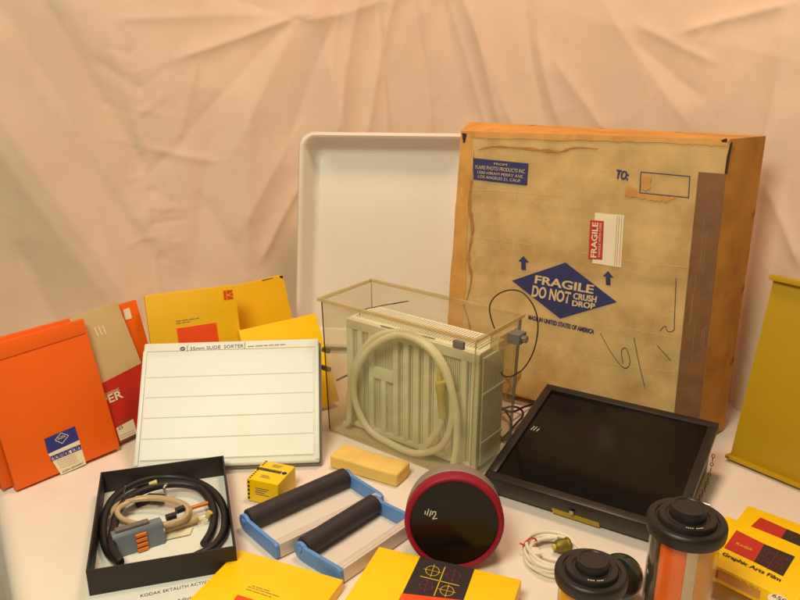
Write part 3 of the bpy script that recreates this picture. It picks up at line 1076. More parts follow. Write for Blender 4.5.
# spigots on the left side
for zz, ln in ((0.155, 0.014), (0.118, 0.020)):
    MB().tube([(0.006, 0.020, zz), (0.006 - ln, 0.020, zz)], 0.005, 10).build('spigot', 'acrylic_dark_edge', tank, smooth='auto')
MB().tube([(0.014, 0.03, 0.095), (0.014, 0.14, 0.095)], 0.0018, 6).build('brace', 'acrylic_dark_edge', tank, smooth='auto')
# clamp with grey jaw on the right rim
MB().box(KW - 0.004, KW + 0.012, 0.045, 0.105, KH - 0.030, KH - 0.0065).build('clamp', 'acrylic_edge', tank, bevel=0.002)
MB().box(KW + 0.0125, KW + 0.034, 0.070, 0.094, KH - 0.024, KH - 0.006).build('jaw', 'clip_grey', tank, bevel=0.002)
MB().tube([(KW + 0.034, 0.082, KH - 0.015), (KW + 0.041, 0.082, KH - 0.015)], 0.006, 12).build('screw', 'steel', tank, smooth='auto')
MB().box(KW - 0.040, KW - 0.020, -0.008, -0.0012, KH - 0.020, KH - 0.0065).build('jaw', 'clip_grey', tank, bevel=0.002)
# thin wire loop springing from the clamp
loop = []
wx = KW + 0.030
for (px, py) in ((498, 338), (491, 318), (490, 305), (497, 295), (510, 290), (523, 293), (534, 307), (538, 326), (534, 350), (524, 368), (512, 376), (504, 376), (501, 372)):
    lx, lz = loc_front(tank, px, py, 0.088)
    loop.append((lx, 0.088, lz))
MB().tube(spline(loop, 8), 0.0011, 6).build('wire_loop', 'rubber_black', tank, smooth=True)

# rack inside the tank
rk = thing('plastic_rack', 'cream ribbed plastic rack standing inside the clear tank', 'rack', T(0, 0, 0) * 0 + FR[tank.name] @ Vector((0.028, 0.044, 0.0052)), tyaw)
RW, RD, RH = 0.284, 0.084, 0.212
MB().box(0.003, RW - 0.003, 0.012, RD - 0.003, 0.002, RH - 0.006).build('core', 'rack_cream', rk)
# fine ribs on front and right
mb = MB()
n = 74
for k in range(n):
    xx = 0.006 + (RW - 0.012) * k / (n - 1)
    mb.box(xx - 0.0011, xx + 0.0011, 0.0065, 0.0119, 0.004, RH - 0.010)
struct(mb.build('ribs', 'rack_cream', rk), 'stuff')
mb = MB()
n = 20
for k in range(n):
    yy = 0.014 + (RD - 0.020) * k / (n - 1)
    mb.box(RW - 0.0029, RW + 0.0012, yy - 0.0009, yy + 0.0009, 0.004, RH - 0.010)
struct(mb.build('ribs', 'rack_cream', rk), 'stuff')
for zz in (0.045, 0.135):
    MB().box(RW + 0.0013, RW + 0.0032, 0.010, RD - 0.004, zz, zz + 0.004).build('cross_rail', 'rack_cream', rk)
# front lattice: uprights, headers and stepped blocks
ups = [0.0, 0.026, 0.052, 0.080, 0.108, 0.131, 0.153, 0.175, 0.197, 0.223, 0.250, RW - 0.014]
for i, xx in enumerate(ups):
    wd = 0.014 if i in (0, len(ups) - 1) else 0.0105
    ztop = 0.1118 if i in (3, 9) else RH - 0.0172
    MB().box(xx, xx + wd, 0.0, 0.0062, 0.0092, ztop).build('slat', 'rack_cream', rk, bevel=0.0008)
MB().box(0, RW, 0.0, 0.0062, RH - 0.017, RH).build('header', 'rack_cream', rk, bevel=0.001)
MB().box(0, RW, 0.0, 0.0062, 0.0, 0.009).build('footer', 'rack_cream', rk, bevel=0.001)
MB().box(0.0627, 0.1078, 0.0, 0.0062, 0.112, 0.134).build('step_block', 'rack_cream', rk, bevel=0.0008)
MB().box(0.2077, 0.2498, 0.0, 0.0062, 0.112, 0.134).build('step_block', 'rack_cream', rk, bevel=0.0008)
MB().box(0.001, RW - 0.001, 0.0064, RD, RH - 0.004, RH + 0.001).build('top_plate', 'rack_cream', rk, bevel=0.001)
mb = MB()
for k in range(46):
    xx = 0.012 + (RW - 0.024) * k / 45
    mb.box(xx - 0.0012, xx + 0.0012, 0.016, RD - 0.01, RH + 0.0012, RH + 0.0046)
struct(mb.build('ribs', 'rack_cream', rk), 'stuff')
wire = [(0.016, 0.02, RH + 0.002), (0.018, 0.018, RH + 0.014), (0.05, 0.05, RH + 0.022), (0.085, 0.075, RH + 0.030), (0.055, 0.068, RH + 0.020)]
MB().tube(wire, 0.0009, 6).build('wire_handle', 'rubber_black', rk)
MB().tube([(0.078, 0.004, RH + 0.002), (0.19, 0.010, RH + 0.002)], 0.0013, 6).build('wire_rod', 'steel', rk)

# hose coiled in front of the rack
hose = thing('cream_hose', 'coiled cream rubber hose with yellow connector inside the clear tank', 'hose', FR[tank.name] @ Vector((0.15, 0.025, 0.006)), tyaw)
HF = lambda x, y, d=0.0: loc_front(hose, x, y, d)
hp = []
loops = [((346, 438), .004), ((349, 420), .004), ((350, 395), .003), ((356, 365), .002), ((372, 340), .000), ((396, 332), -.001), ((422, 340), -.002), ((442, 362), -.003), ((452, 392), -.004),
         ((451, 425), -.004), ((440, 447), -.004), ((415, 457), -.004), ((390, 448), -.003), ((368, 428), -.003), ((355, 400), -.003), ((356, 372), -.003), ((372, 347), -.004),
         ((398, 335), -.005), ((425, 345), -.006), ((444, 370), -.006), ((455, 405), -.005), ((457, 440), -.004), ((453, 468), -.002)]
for (p, d) in loops:
    lx, lz = HF(p[0], p[1], d)
    hp.append((lx, d, max(lz, 0.006)))
MB().tube(spline(hp, 8), 0.0062, 12).build('tubing', 'hose_cream', hose, smooth='auto')
lx, lz = HF(438, 372, -0.006)
lx2, lz2 = HF(441, 418, -0.006)
lx3, lz3 = HF(436, 432, -0.006)
lx4, lz4 = HF(420, 452, -0.006)
MB().tube(spline([(lx2, -0.001, lz2), (lx3, -0.002, lz3), (lx4, 0.0, lz4)], 6), 0.006, 12).build('tubing', 'hose_cream', hose, smooth='auto')
e1, e2 = Vector((lx, -0.002, lz)), Vector((lx2, -0.001, lz2))
MB().tube([e1, e1.lerp(e2, .2), e1.lerp(e2, .22), e1.lerp(e2, .45), e1.lerp(e2, .47), e2], [0.005, 0.005, 0.0085, 0.0085, 0.0072, 0.0072], 14).build('connector', 'hose_yellow', hose, smooth='auto')

# --- flat black darkroom lamp box
sl = thing('black_lamp_box', 'flat black darkroom lamp box with dark glass front, before the carton', 'lamp', (0.133, 1.084, 0.0005), R(-31.1))
LW, LD, z0, z1 = 0.302, 0.270, 0.039, 0.092
slope = (z1 - z0) / LD


def sz(y, off=0.0):
    return z0 + slope * y + off


MB().hexa([(0.012, 0.012, 0.004), (LW - 0.008, 0.012, 0.004), (LW - 0.008, LD - 0.006, 0.004), (0.012, LD - 0.006, 0.004),
           (0.012, 0.012, sz(0.012, -0.012)), (LW - 0.008, 0.012, sz(0.012, -0.012)), (LW - 0.008, LD - 0.006, sz(LD - 0.006, -0.012)), (0.012, LD - 0.006, sz(LD - 0.006, -0.012))]
          ).build('housing', 'grey_metal', sl, bevel=0.0015)


def slab(x0, x1, y0, y1, lo, hi):
    return MB().hexa([(x0, y0, sz(y0, lo)), (x1, y0, sz(y0, lo)), (x1, y1, sz(y1, lo)), (x0, y1, sz(y1, lo)),
                      (x0, y0, sz(y0, hi)), (x1, y0, sz(y0, hi)), (x1, y1, sz(y1, hi)), (x0, y1, sz(y1, hi))])


fw = 0.015
slab(0, LW, 0, fw, -0.0118, 0).build('frame_bar', 'black_metal', sl, bevel=0.0015)
slab(0, LW, LD - fw, LD, -0.0118, 0).build('frame_bar', 'black_metal', sl, bevel=0.0015)
slab(0, fw, fw + .0002, LD - fw - .0002, -0.0118, 0).build('frame_bar', 'black_metal', sl, bevel=0.0015)
slab(LW - fw, LW, fw + .0002, LD - fw - .0002, -0.0118, 0).build('frame_bar', 'black_metal', sl, bevel=0.0015)
slab(fw + .0003, LW - fw - .0003, fw + .0003, LD - fw - .0003, -0.0112, -0.005).build('glass', 'dark_glass', sl)
# chalk mark on the glass
SLT = lambda x, y: loc_top(sl, x, y, 0.06)
mb = MB()
c_ = SLT(531.5, 430)
for dx, ln in ((0, 0.011), (0.0045, 0.011), (0.010, 0.008)):
    p0 = (c_[0] + dx, c_[1] - 0.003)
    p1 = (c_[0] + dx + 0.002, c_[1] - 0.003 + ln)
    zz = [sz(p0[1], -0.0046), sz(p1[1], -0.0046)]
    mb.tube([(p0[0], p0[1], zz[0]), (p1[0], p1[1], zz[1])], 0.0006, 5)
mb.build('chalk_mark', 'chalk', sl)
# label plate and screw on the front wall
SFv = lambda x, y: loc_front(sl, x, y, 0.0118)
q = [SFv(552, 507.5), SFv(599, 522.5), SFv(599.8, 527.5), SFv(553, 512.5)]
poly_front('label_plate', sl, q, 'brass_label', 0.0108, 0.001)
xx, zz = SFv(572.5, 511)
MB().lathe([(0.0, 0.006), (0.0035, 0.006), (0.004, 0.0075), (0.004, 0.0118)], 16, 'y', (xx, 0, zz)).build('screw', 'steel', sl, smooth='auto')
xx, zz = SFv(566.5, 493)
MB().box(0.014, 0.022, 0.004, 0.030, 0.0, 0.0038).build('foot', 'rubber_black', sl)
MB().box(LW - 0.022, LW - 0.014, 0.004, 0.030, 0.0, 0.0038).build('foot', 'rubber_black', sl)
MB().box(0.014, 0.022, LD - 0.035, LD - 0.012, 0.0, 0.0038).build('foot', 'rubber_black', sl)
MB().box(LW - 0.022, LW - 0.014, LD - 0.035, LD - 0.012, 0.0, 0.0038).build('foot', 'rubber_black', sl)


def loc_side(root, px, py, x):
    Mi = FR[root.name].inverted()
    c = Mi @ CAMV
    d = Mi.to_3x3() @ ray(px, py)
    return c + d * ((x - c.x) / d.x)


# bead chain on the right side, and its bolt
cpts = spline([(LW + 0.004, 0.215, 0.058), (LW + 0.006, 0.185, 0.040), (LW + 0.005, 0.15, 0.030), (LW + 0.004, 0.118, 0.030)], 8)
lk = MB().tube(ring_pts3 := [Vector((0.0035 * math.cos(t), 0.0022 * math.sin(t), 0)) for t in [2 * PI * k / 10 for k in range(10)]], 0.0007, 5, closed=True)
d_acc, last = 0.0, None
links = []
for p in cpts:
    if last is None or (p - last).length > 0.0052:
        links.append(p)
        last = p
lm = None
for i, p in enumerate(links):
    d = (links[min(i + 1, len(links) - 1)] - links[max(i - 1, 0)]).normalized()
    if lm is None:
        o = lk.build('chain_link', 'grey_metal', sl, smooth=True)
        lm = o.data
    else:
        o = bpy.data.objects.new('chain_link', lm)
        COL.objects.link(o)
        o.parent = sl
    o.location = p
    qn = d.to_track_quat('X', 'Z')
    o.rotation_mode = 'QUATERNION'
    o.rotation_quaternion = qn @ Matrix.Rotation(R(90 * (i % 2)), 3, 'X').to_quaternion()
MB().tube([(LW - 0.008, 0.112, 0.030), (LW + 0.022, 0.112, 0.030)], 0.0028, 10).build('bolt', 'steel', sl, smooth='auto')
MB().lathe([(0, 0.0), (0.006, 0.0), (0.006, 0.005), (0, 0.005)], 6, 'x', (LW - 0.0075, 0.112, 0.030)).build('nut', 'steel', sl)

# its dark flex, tangled on the cloth
cd = []
for px, py, z in ((462, 472, .004), (478, 460, .004), (490, 449, .004), (504, 437, .004), (515, 425, .006), (523, 415, .010), (519, 408, .012), (508, 407, .010), (499, 413, .006), (496, 424, .004), (500, 436, .004),
                  (506, 440, .005), (511, 430, .010), (510, 418, .014), (503, 409, .016), (495, 404, .018), (502, 408, .022), (512, 412, .018), (524, 407, .012), (536, 404, .006), (546, 405, .005)):
    cd.append(T(px, py, z))
cord = MB().tube(spline(cd, 6), 0.0022, 8).build('dark_flex', 'rubber_black', smooth='auto')
tag(cord, 'thin dark electric flex tangled between the clear tank and the black lamp box', 'cord')

# --- sponge
sg = thing('sponge', 'yellow rectangular cellulose sponge lying before the clear tank', 'sponge', (-0.120, 1.172, 0.0005), R(-28.9))
sp_b = MB()
nx, ny, nzv = 22, 8, 5
bmx = bmesh.new()
bmesh.ops.create_grid(bmx, x_segments=1, y_segments=1, size=1)
bmx.free()
MB().box(0, 0.131, 0, 0.047, 0, 0.0245).build('block', 'sponge', sg, bevel=0.004, seg=3)
so_ = [c for c in bpy.data.objects if c.parent == sg][0]
bmx = bmesh.new()
bmx.from_mesh(so_.data)
bmesh.ops.subdivide_edges(bmx, edges=[e for e in bmx.edges if e.calc_length() > 0.012], cuts=10, use_grid_fill=True)
for v in bmx.verts:
    nn = Vector((fbm(v.co.x * 60, v.co.y * 60, v.co.z * 60), fbm(v.co.x * 60 + 9, v.co.y * 60, v.co.z * 60), fbm(v.co.x * 30, v.co.y * 60 + 5, v.co.z * 60)))
    v.co += nn * 0.0009
    v.co.z += 0.002 * math.sin(v.co.x / 0.131 * PI) * (v.co.z / 0.024) * -0.6
bmx.to_mesh(so_.data)
bmx.free()

# --- small yellow film box
sb = thing('small_film_box', 'small yellow film box with black band standing before the white sorter', 'film box', (-0.244, 1.073, 0.0005), R(-19.8))
bw, bd, bh = 0.056, 0.062, 0.038
MB().hexa([(0.001, 0, 0), (bw, 0, 0), (bw, bd, 0), (0.001, bd, 0), (0, 0.003, bh), (bw, 0.003, bh), (bw, bd, bh), (0, bd, bh)]).build('carton', 'kodak_yellow', sb, bevel=0.0016)
zt = bh + 0.0004
poly_top('black_band', sb, [(0.001, 0.033), (0.044, 0.033), (0.044, 0.040), (0.001, 0.040)], 'ink_black', zt)
poly_top('pale_gap', sb, [(0.0445, 0.032), (0.047, 0.032), (0.047, 0.041), (0.0445, 0.041)], 'print_cream', zt)
text(sb, 'PLUS-X PAN FILM', (0.004, 0.0345), (0.042, 0.0345), 0.004, 'brass_label', 'top', zt + 0.0003)
mb = MB()
mb.lathe([(0.0, zt), (0.0042, zt)], 20, 'z', (0.0495, 0.0365, 0))
mb.build('round_mark', 'ink_black', sb)
for k in range(10):
    y0 = 0.006 + 0.0058 * k
    if 0.030 < y0 < 0.043:
        continue
    poly_top('perforation', sb, [(0.0025, y0), (0.0055, y0), (0.0055, y0 + 0.003), (0.0025, y0 + 0.003)], 'ink_black', zt)
for k in range(5):
    zz = 0.004 + 0.0068 * k
    yy = -0.0004 + 0.003 * zz / bh
    MB().box(0.0025, 0.0055, yy - 0.0004, yy + 0.001, zz, zz + 0.0034).build('perforation', 'ink_black', sb)
mb = MB()
for k in range(4):
    zz = 0.025 - 0.0035 * k
    mb.box(0.015 + 0.001 * (k % 2), 0.040 - 0.004 * (k % 3), 0.003 * zz / bh - 0.0006, 0.0035 * zz / bh + 0.0002, zz, zz + 0.0008)
for k in range(3):
    mb.box(0.018, 0.036 - 0.003 * k, 0.014 + 0.003 * k, 0.0148 + 0.003 * k, bh, bh + 0.0005)
    mb.box(0.020, 0.034 + 0.002 * k, 0.048 + 0.003 * k, 0.0488 + 0.003 * k, bh, bh + 0.0005)
struct(mb.build('fine_print', 'ink_grey', sb), 'stuff')


# --- two print rollers with blue ends
def print_roller(name, label, Lf, Rf, Lb, Rb):
    """pixel corners of the frame on the table: left/right front (handle side), left/right back (roller side)"""
    lf, rf, lb, rb = [T(*p, 0.012) for p in (Lf, Rf, Lb, Rb)]
    u = (rb - lb)
    L = (u.length + (rf - lf).length) / 2
    yaw = math.atan2(u.y, u.x)
    t = thing(name, label, 'print roller', (lf.x, lf.y, 0.0005), yaw)
    Mi = FR[t.name].inverted()
    dep = ((Mi @ lb).y + (Mi @ rb).y) / 2
    r = 0.0150
    MB().lathe([(0, 0.006), (r - 0.002, 0.006), (r, 0.008), (r, L - 0.008), (r - 0.002, L - 0.006), (0, L - 0.006)], 36, 'x', (0, dep - 0.010, r + 0.003)).build('roller', 'roller_rubber', t, smooth='auto')
    for s, xx in ((0, -0.0015), (1, L - 0.0045)):
        pts = []
        for k in range(9):
            a = R(-60 + 200 * k / 8)
            pts.append((xx, dep - 0.010 + 0.0135 * math.cos(a), 0.015 + 0.0135 * math.sin(a)))
        pts += [(xx, 0.006, 0.025), (xx, 0.0, 0.022), (xx, -0.002, 0.004), (xx, 0.004, 0.0), (xx, dep - 0.012, 0.0)]
        MB().prism(pts, (0, 0, 0), (0.006, 0, 0)).build('end_bracket', 'blue_plastic', t, bevel=0.0012)
        MB().lathe([(0, -0.002 if s == 0 else 0.0065), (0.004, -0.002 if s == 0 else 0.0065), (0.0045, 0.0), (0.0045, 0.006)], 14, 'x', (xx, dep - 0.010, 0.018)).build('axle_cap', 'blue_plastic', t, smooth='auto')
    MB().box(0.0047, L - 0.0047, -0.0015, 0.0035, 0.002, 0.0245).build('handle_plate', 'steel_dull', t, bevel=0.0012)
    MB().box(0.0047, L - 0.0047, 0.0037, 0.013, 0.0215, 0.0242).build('handle_flange', 'steel_dull', t, bevel=0.0008)
    return t


print_roller('print_roller', 'print roller with black rubber drum and blue ends beside the small film box', (277, 553), (381, 496), (252, 517), (350, 474))
print_roller('print_roller', 'print roller with black rubber drum and blue ends beside the round red lamp', (341, 578), (405.5, 519), (303, 546), (377, 500))

# --- open black box with darkroom plumbing
bb = thing('black_open_box', 'open shallow black cardboard box holding hoses, left of the yellow packs', 'box', (-0.410, 0.848, 0.0008), R(15.9))
XW, XD, XH = 0.193, 0.254, 0.039
MB().box(0, XW, 0, 0.0025, 0, XH).build('side', 'black_card', bb, bevel=0.0005)
MB().box(0, XW, XD - 0.0025, XD, 0, XH).build('side', 'black_card', bb, bevel=0.0005)
MB().box(0, 0.0025, 0.0026, XD - 0.0026, 0, XH).build('side', 'black_card', bb, bevel=0.0005)
MB().box(XW - 0.0025, XW, 0.0026, XD - 0.0026, 0, XH).build('side', 'black_card', bb, bevel=0.0005)
MB().box(0.0026, XW - 0.0026, 0.0026, XD - 0.0026, 0.0004, 0.0025).build('lining', 'white_paper', bb)
BT = lambda x, y, z: T(x, y, z)
# black rubber hose
pts = []
for px, py, z in ((196, 556, .012), (214, 546, .012), (224, 530, .012), (224, 510, .012), (214, 493, .012), (196, 482, .012), (170, 477, .014), (142, 481, .018), (118, 494, .018), (106, 512, .016), (103, 532, .014),
                  (108, 552, .013), (120, 562, .022), (112, 548, .026), (114, 527, .024), (120, 508, .024), (136, 494, .024), (158, 486, .024), (180, 484, .022), (198, 488, .018), (209, 499, .014), (214, 514, .012), (212, 530, .010), (204, 544, .010)):
    pts.append(BT(px, py, z))
h2 = MB().tube(spline(pts, 8), 0.0062, 12).build('black_hose', 'rubber_black', smooth='auto')
tag(h2, 'thick black rubber hose coiled inside the open black box', 'hose')
# clear amber tubing coil
pts = []
for k in range(46):
    t = 2 * PI * k / 20
    cx, cy = 152, 512
    px = cx + (39 - k * 0.1) * math.cos(t + 2.4)
    py = cy + (15 - k * 0.05) * math.sin(t + 2.4)
    pts.append(BT(px, py, 0.020 + 0.010 * k / 46))
tb = thing('clear_tubing', 'clear amber plastic tubing coiled in the middle of the open black box', 'tubing', BT(152, 512, 0.004))
tt = MB().tube(spline(pts, 3), 0.0042, 10).build('tube', 'tube_amber', None, smooth='auto')
tt.data.transform(FR[tb.name].inverted())
tt.parent = tb
for (a, b, zz) in (((166, 518), (176, 515), .030), ((176, 511), (184, 508), .032)):
    o = MB().tube([BT(*a, zz), BT(*b, zz)], 0.0050, 12).build('coupling', 'rubber_black', None, smooth='auto')
    o.data.transform(FR[tb.name].inverted())
    o.parent = tb
# grey block with copper contacts
p0 = BT(116, 559, 0.004)
p1 = BT(166, 543, 0.004)
yw = math.atan2(p1.y - p0.y, p1.x - p0.x)
gb = thing('grey_terminal_block', 'grey metal block with three copper contacts lying in the open black box', 'block', (p0.x, p0.y, 0.0028), yw, R(0))
gl = (p1 - p0).length
MB().prism([(0, 0.0, 0.0), (0, 0.016, 0.0), (0, 0.022, 0.033), (0, 0.0085, 0.0345), (0, 0.005, 0.030)], (0, 0, 0), (gl, 0, 0)).build('casing', 'grey_block', gb, bevel=0.0010)
MB().box(0.006, gl * 0.75, 0.010, 0.0195, 0.0348, 0.0385).build('cap', 'clip_grey', gb, bevel=0.001)
for k in range(4):
    zz = 0.0040 + 0.0072 * k
    yy = 0.167 * zz - 0.0022
    MB().tube([(gl * 0.43, yy, zz), (gl * 0.64, yy, zz + 0.0006)], 0.0031, 10).build('contact', 'copper', gb, smooth='auto')
# glass valve with brown tube and paper tag
vl = thing('glass_valve', 'small clear valve on brown tubing at the right of the open black box', 'valve', BT(200, 520, 0.0028))
def vadd(o):
    o.data.transform(FR[vl.name].inverted())
    o.parent = vl
vadd(MB().tube(spline([BT(165, 530, .010), BT(182, 524, .012), (BT(198, 518, .014))], 6), 0.0058, 12).build('brown_tube', 'tube_amber', None, smooth='auto'))
vadd(MB().tube([BT(188, 509, .018), BT(208, 503, .020)], 0.0032, 10).build('outlet', 'copper', None, smooth='auto'))
vadd(MB().tube([BT(196, 522, .010), BT(206, 518, .011), BT(214, 513, .011)], [0.0075, 0.0085, 0.006], 14).build('valve_body', 'clear_plastic', None, smooth='auto'))
vadd(MB().tube([BT(207, 517, .012), BT(210, 512, .020)], 0.0048, 12).build('nozzle', 'hose_yellow', None, smooth='auto'))
vadd(MB().prism([BT(162, 540, .0065), BT(190, 534, .0065), BT(193, 527, .0065), BT(166, 532, .0065)], (0, 0, 0), (0, 0, -0.001)).build('paper_tag', 'print_cream'))
# chrome clamp hook standing at the back of the box
hk = thing('spring_clamp', 'small chrome spring clamp at the back of the open black box', 'clamp', BT(148, 500, 0.0028))
def hadd(o):
    o.data.transform(FR[hk.name].inverted())
    o.parent = hk
hadd(MB().tube([BT(136, 505, .006), BT(150, 497, .012), BT(164, 498, .012)], 0.0062, 12).build('spring_body', 'rubber_black', None, smooth='auto'))
hadd(MB().tube(spline([BT(165, 500, .006), BT(166, 494, .022), BT(164, 488, .034), BT(167, 484, .036)], 5), 0.0020, 8).build('jaw', 'steel', None, smooth='auto'))
hadd(MB().tube(spline([BT(126, 505, .006), BT(124, 494, .022), BT(125, 486, .036)], 5), 0.0012, 8).build('prong', 'steel', None, smooth='auto'))
hadd(MB().tube([BT(134, 500, .016), BT(136, 496, .020)], 0.0030, 10).build('cap', 'steel', None, smooth='auto'))
hadd(MB().tube([BT(149, 484, .031), BT(157, 482, .032)], [0.0026, 0.0042], 10).build('pale_tip', 'hose_yellow', None, smooth='auto'))

# instruction sheet under the box
ish = thing('instruction_sheet', 'white printed instruction sheet poking out under the open black box', 'paper', T(150, 600, 0.0), R(15.9))
c0 = [T(86, 590, 0), T(226, 556, 0), T(250, 640, 0), T(100, 680, 0)]
Mi = FR[ish.name].inverted()
MB().prism([(Mi @ p).to_tuple() for p in c0], (0, 0, 0.0002), (0, 0, 0.0006)).build('sheet', 'white_paper', ish)
IT = lambda x, y: loc_top(ish, x, y, 0.0008)
text(ish, 'KODAK EKTALITH ACTIVATOR', IT(140.5, 597.5), IT(222, 580), 0.0060, 'ink_black', 'top', 0.0010)
text(ish, 'Adjusting the', IT(177, 602), IT(212, 594), 0.0055, 'ink_black', 'top', 0.0010)

# --- front yellow packs
def flat_pack(name, label, cat, top_l, top_r, left_f, H, depth, W=None, z=0.0, material='kodak_yellow'):
    """flat box: pixels of the back-left and back-right top corners and a point down its left edge"""
    a, b, c = T(*top_l, z + H), T(*top_r, z + H), T(*left_f, z + H)
    u = b - a
    yaw = math.atan2(u.y, u.x)
    W = W or u.length
    bk = Vector((-math.sin(yaw), math.cos(yaw), 0))
    o = a - bk * depth
    t = thing(name, label, cat, (o.x, o.y, z + 0.0004), yaw)
    # shear-free box; the left edge follows its own yaw
    MB().box(0, W, 0, depth, 0, H).build('box', material, t, bevel=0.0016)
    return t


fp1 = flat_pack('yellow_film_pack', 'flat yellow film pack with red square lying before the open black box', 'film pack',
                (239, 549.6), (385, 592), (204, 600), 0.016, 0.20, 0.165)
PT = lambda x, y: loc_top(fp1, x, y, 0.0166)
poly_top('red_square', fp1, [PT(237.5, 594.5), PT(283, 609), PT(262, 650), PT(212, 632)], 'orange_panel', 0.0166)
mb = MB()
for a, b in (((248, 586.5), (279, 596.5)), ((246.5, 589), (271, 597)), ((252, 585.6), (270, 591.2))):
    words(mb, PT(*a), PT(*b), 0.0009, 'top', 0.0167)
struct(mb.build('fine_print', 'ink_grey', fp1), 'stuff')

fp2 = flat_pack('yellow_film_box', 'yellow film box with black register mark panel before the round red lamp', 'film box',
                (379, 546.6), (521.5, 580), (348, 600), 0.028, 0.16)
QT = lambda x, y: loc_top(fp2, x, y, 0.0286)
q = [QT(420.3, 556.5), QT(474.5, 569.2), QT(452, 620), QT(386, 606)]
bpan2 = poly_top('black_panel', fp2, [QT(420.3, 556.2), QT(474.5, 569.0), QT(463.5, 600), QT(402.5, 593)], 'black_print', 0.0286)
poly_top('red_panel', fp2, [QT(402.3, 593.2), QT(463.3, 600.2), QT(450, 640), QT(380, 632)], 'orange_panel', 0.0286)
for (cx, cy, mt) in ((432.5, 571, 'ink_yellow'), (453.5, 576, 'ink_magenta'), (426, 586, 'ink_magenta'), (447, 591, 'ink_yellow')):
    mb = MB()
    c0 = QT(cx, cy)
    ex = Vector(QT(cx + 1, cy + 0.235)) - Vector(c0)
    ey = Vector(QT(cx - 0.32, cy + 1)) - Vector(c0)
    rp = [(c0[0] + 6.6 * math.cos(t) * ex.x + 4.7 * math.sin(t) * ey.x, c0[1] + 6.6 * math.cos(t) * ex.y + 4.7 * math.sin(t) * ey.y) for t in [2 * PI * k / 24 for k in range(25)]]
    line_strip(mb, rp, 0.0010, 'top', 0.0290)
    line_strip(mb, [tuple(Vector(c0) - ex * 8.6), tuple(Vector(c0) + ex * 8.6)], 0.0007, 'top', 0.0291)
    line_strip(mb, [tuple(Vector(c0) - ey * 6.2), tuple(Vector(c0) + ey * 6.2)], 0.0007, 'top', 0.0291)
    mb.build('register_mark', mt, bpan2)
mb = MB()
line_strip(mb, [QT(420.5, 576.5), QT(459, 586)], 0.0013, 'top', 0.0291)
line_strip(mb, [QT(445, 567.5), QT(434, 596)], 0.0013, 'top', 0.0291)
mb.build('cross_lines', 'ink_yellow', bpan2)

# --- round red darkroom lamp
dpt = 1.075
rd_ = ray(454, 529) / CAM_F
cc = CAMV + rd_ * dpt
cc.z = max(cc.z, 0.0685)
red = thing('round_red_lamp', 'round darkroom lamp with red rim and dark glass facing up', 'lamp', cc, R(-3), R(11))
rr = 0.0685
MB().lathe([(0.0598, -0.006), (0.0610, -0.0085), (0.064, -0.0095), (0.0672, -0.007), (rr, -0.002), (rr, 0.010), (0.066, 0.014), (0.061, 0.014)], 72, 'y').build('rim', 'ring_red', red, smooth='auto')
MB().lathe([(0.0, -0.0035), (0.03, -0.0036), (0.0596, -0.0042), (0.0604, 0.0), (0, 0.0)], 72, 'y').build('glass', 'dark_glass', red, smooth='auto')
MB().lathe([(0.0655, 0.0142), (0.0680, 0.017), (0.0680, 0.030), (0.0665, 0.044), (0.061, 0.060), (0.050, 0.074), (0.032, 0.084), (0.012, 0.088), (0, 0.088)], 64, 'y').build('housing', 'housing_grey', red, smooth='auto')
RFv = lambda x, y: loc_front(red, x, y, -0.0042)
mb = MB()
for pts in ([(427.0, 515.0), (428.8, 509.0)], [(429.6, 516.0), (431.2, 510.5)], [(432.0, 514.5), (433.0, 511.5), (435.5, 511.5), (435.8, 514.0), (432.6, 518.8), (437.0, 518.2)], [(425.4, 511.0), (425.0, 514.0)]):
    line_strip(mb, [RFv(*p) for p in pts], 0.0013, 'front', -0.0047)
mb.build('chalk_mark', 'chalk', red)
ft = MB().box(-0.022, 0.022, -0.012, 0.012, 0, 0.012)
# small foot under the housing so that the lamp rests on the cloth
Mi = FR[red.name].inverted()
base = cc + Vector((0, 0.030, 0))
fpts = [Vector((cc.x + sx * 0.024, cc.y + yy, 0.0004)) for sx, yy in ((-1, 0.012), (1, 0.012), (1, 0.055), (-1, 0.055))]
tpts = [Vector((cc.x + sx * 0.020, cc.y + yy, 0.030)) for sx, yy in ((-1, 0.022), (1, 0.022), (1, 0.050), (-1, 0.050))]
MB().hexa([(Mi @ p).to_tuple() for p in fpts + tpts]).build('foot', 'housing_grey', red, bevel=0.001)

# --- white cord coil
cc_ = T(554, 560, 0)
wc = thing('white_cord', 'white electric cord coiled flat with a red tie before the black lamp box', 'cord', (cc_.x, cc_.y, 0.0004))
pts = []
for k in range(150):
    t = 2 * PI * k / 24
    rj = 0.0375 + 0.0035 * math.sin(k * 0.41) + 0.003 * math.sin(k * 0.153 + 1)
    pts.append((rj * math.cos(t) * 1.02 + 0.0015 * math.sin(k * .77), rj * math.sin(t) * 1.05, 0.0034 + 0.0150 * (k / 150) + 0.002 * math.sin(k * 0.29)))
MB().tube(spline(pts, 3), 0.0027, 8).build('cable', 'cord_white', wc, smooth='auto')
MB().tube(spline([(-0.020, 0.006, 0.004), (-0.012, -0.004, 0.006), (0.004, -0.010, 0.006), (0.020, -0.018, 0.010)], 6), 0.0024, 8).build('cable', 'cord_white', wc, smooth='auto')
tp = []
for k in range(14):
    t = 2 * PI * k / 14
    tp.append((-0.0315 + 0.0105 * math.cos(t), 0.019 + 0.0055 * math.cos(t), 0.0105 + 0.0115 * math.sin(t)))
MB().tube(tp, 0.0013, 6, closed=True).build('tie', 'tie_red', wc, smooth=True)
MB().tube([(-0.041, 0.014, 0.014), (-0.047, 0.016, 0.016)], 0.0012, 6).build('tie_tail', 'tie_red', wc)
MB().box(-0.034, -0.022, -0.012, 0.004, 0.004, 0.019).build('plug', 'cord_white', wc, bevel=0.002)
for yy in (-0.016, -0.0145):
    pass
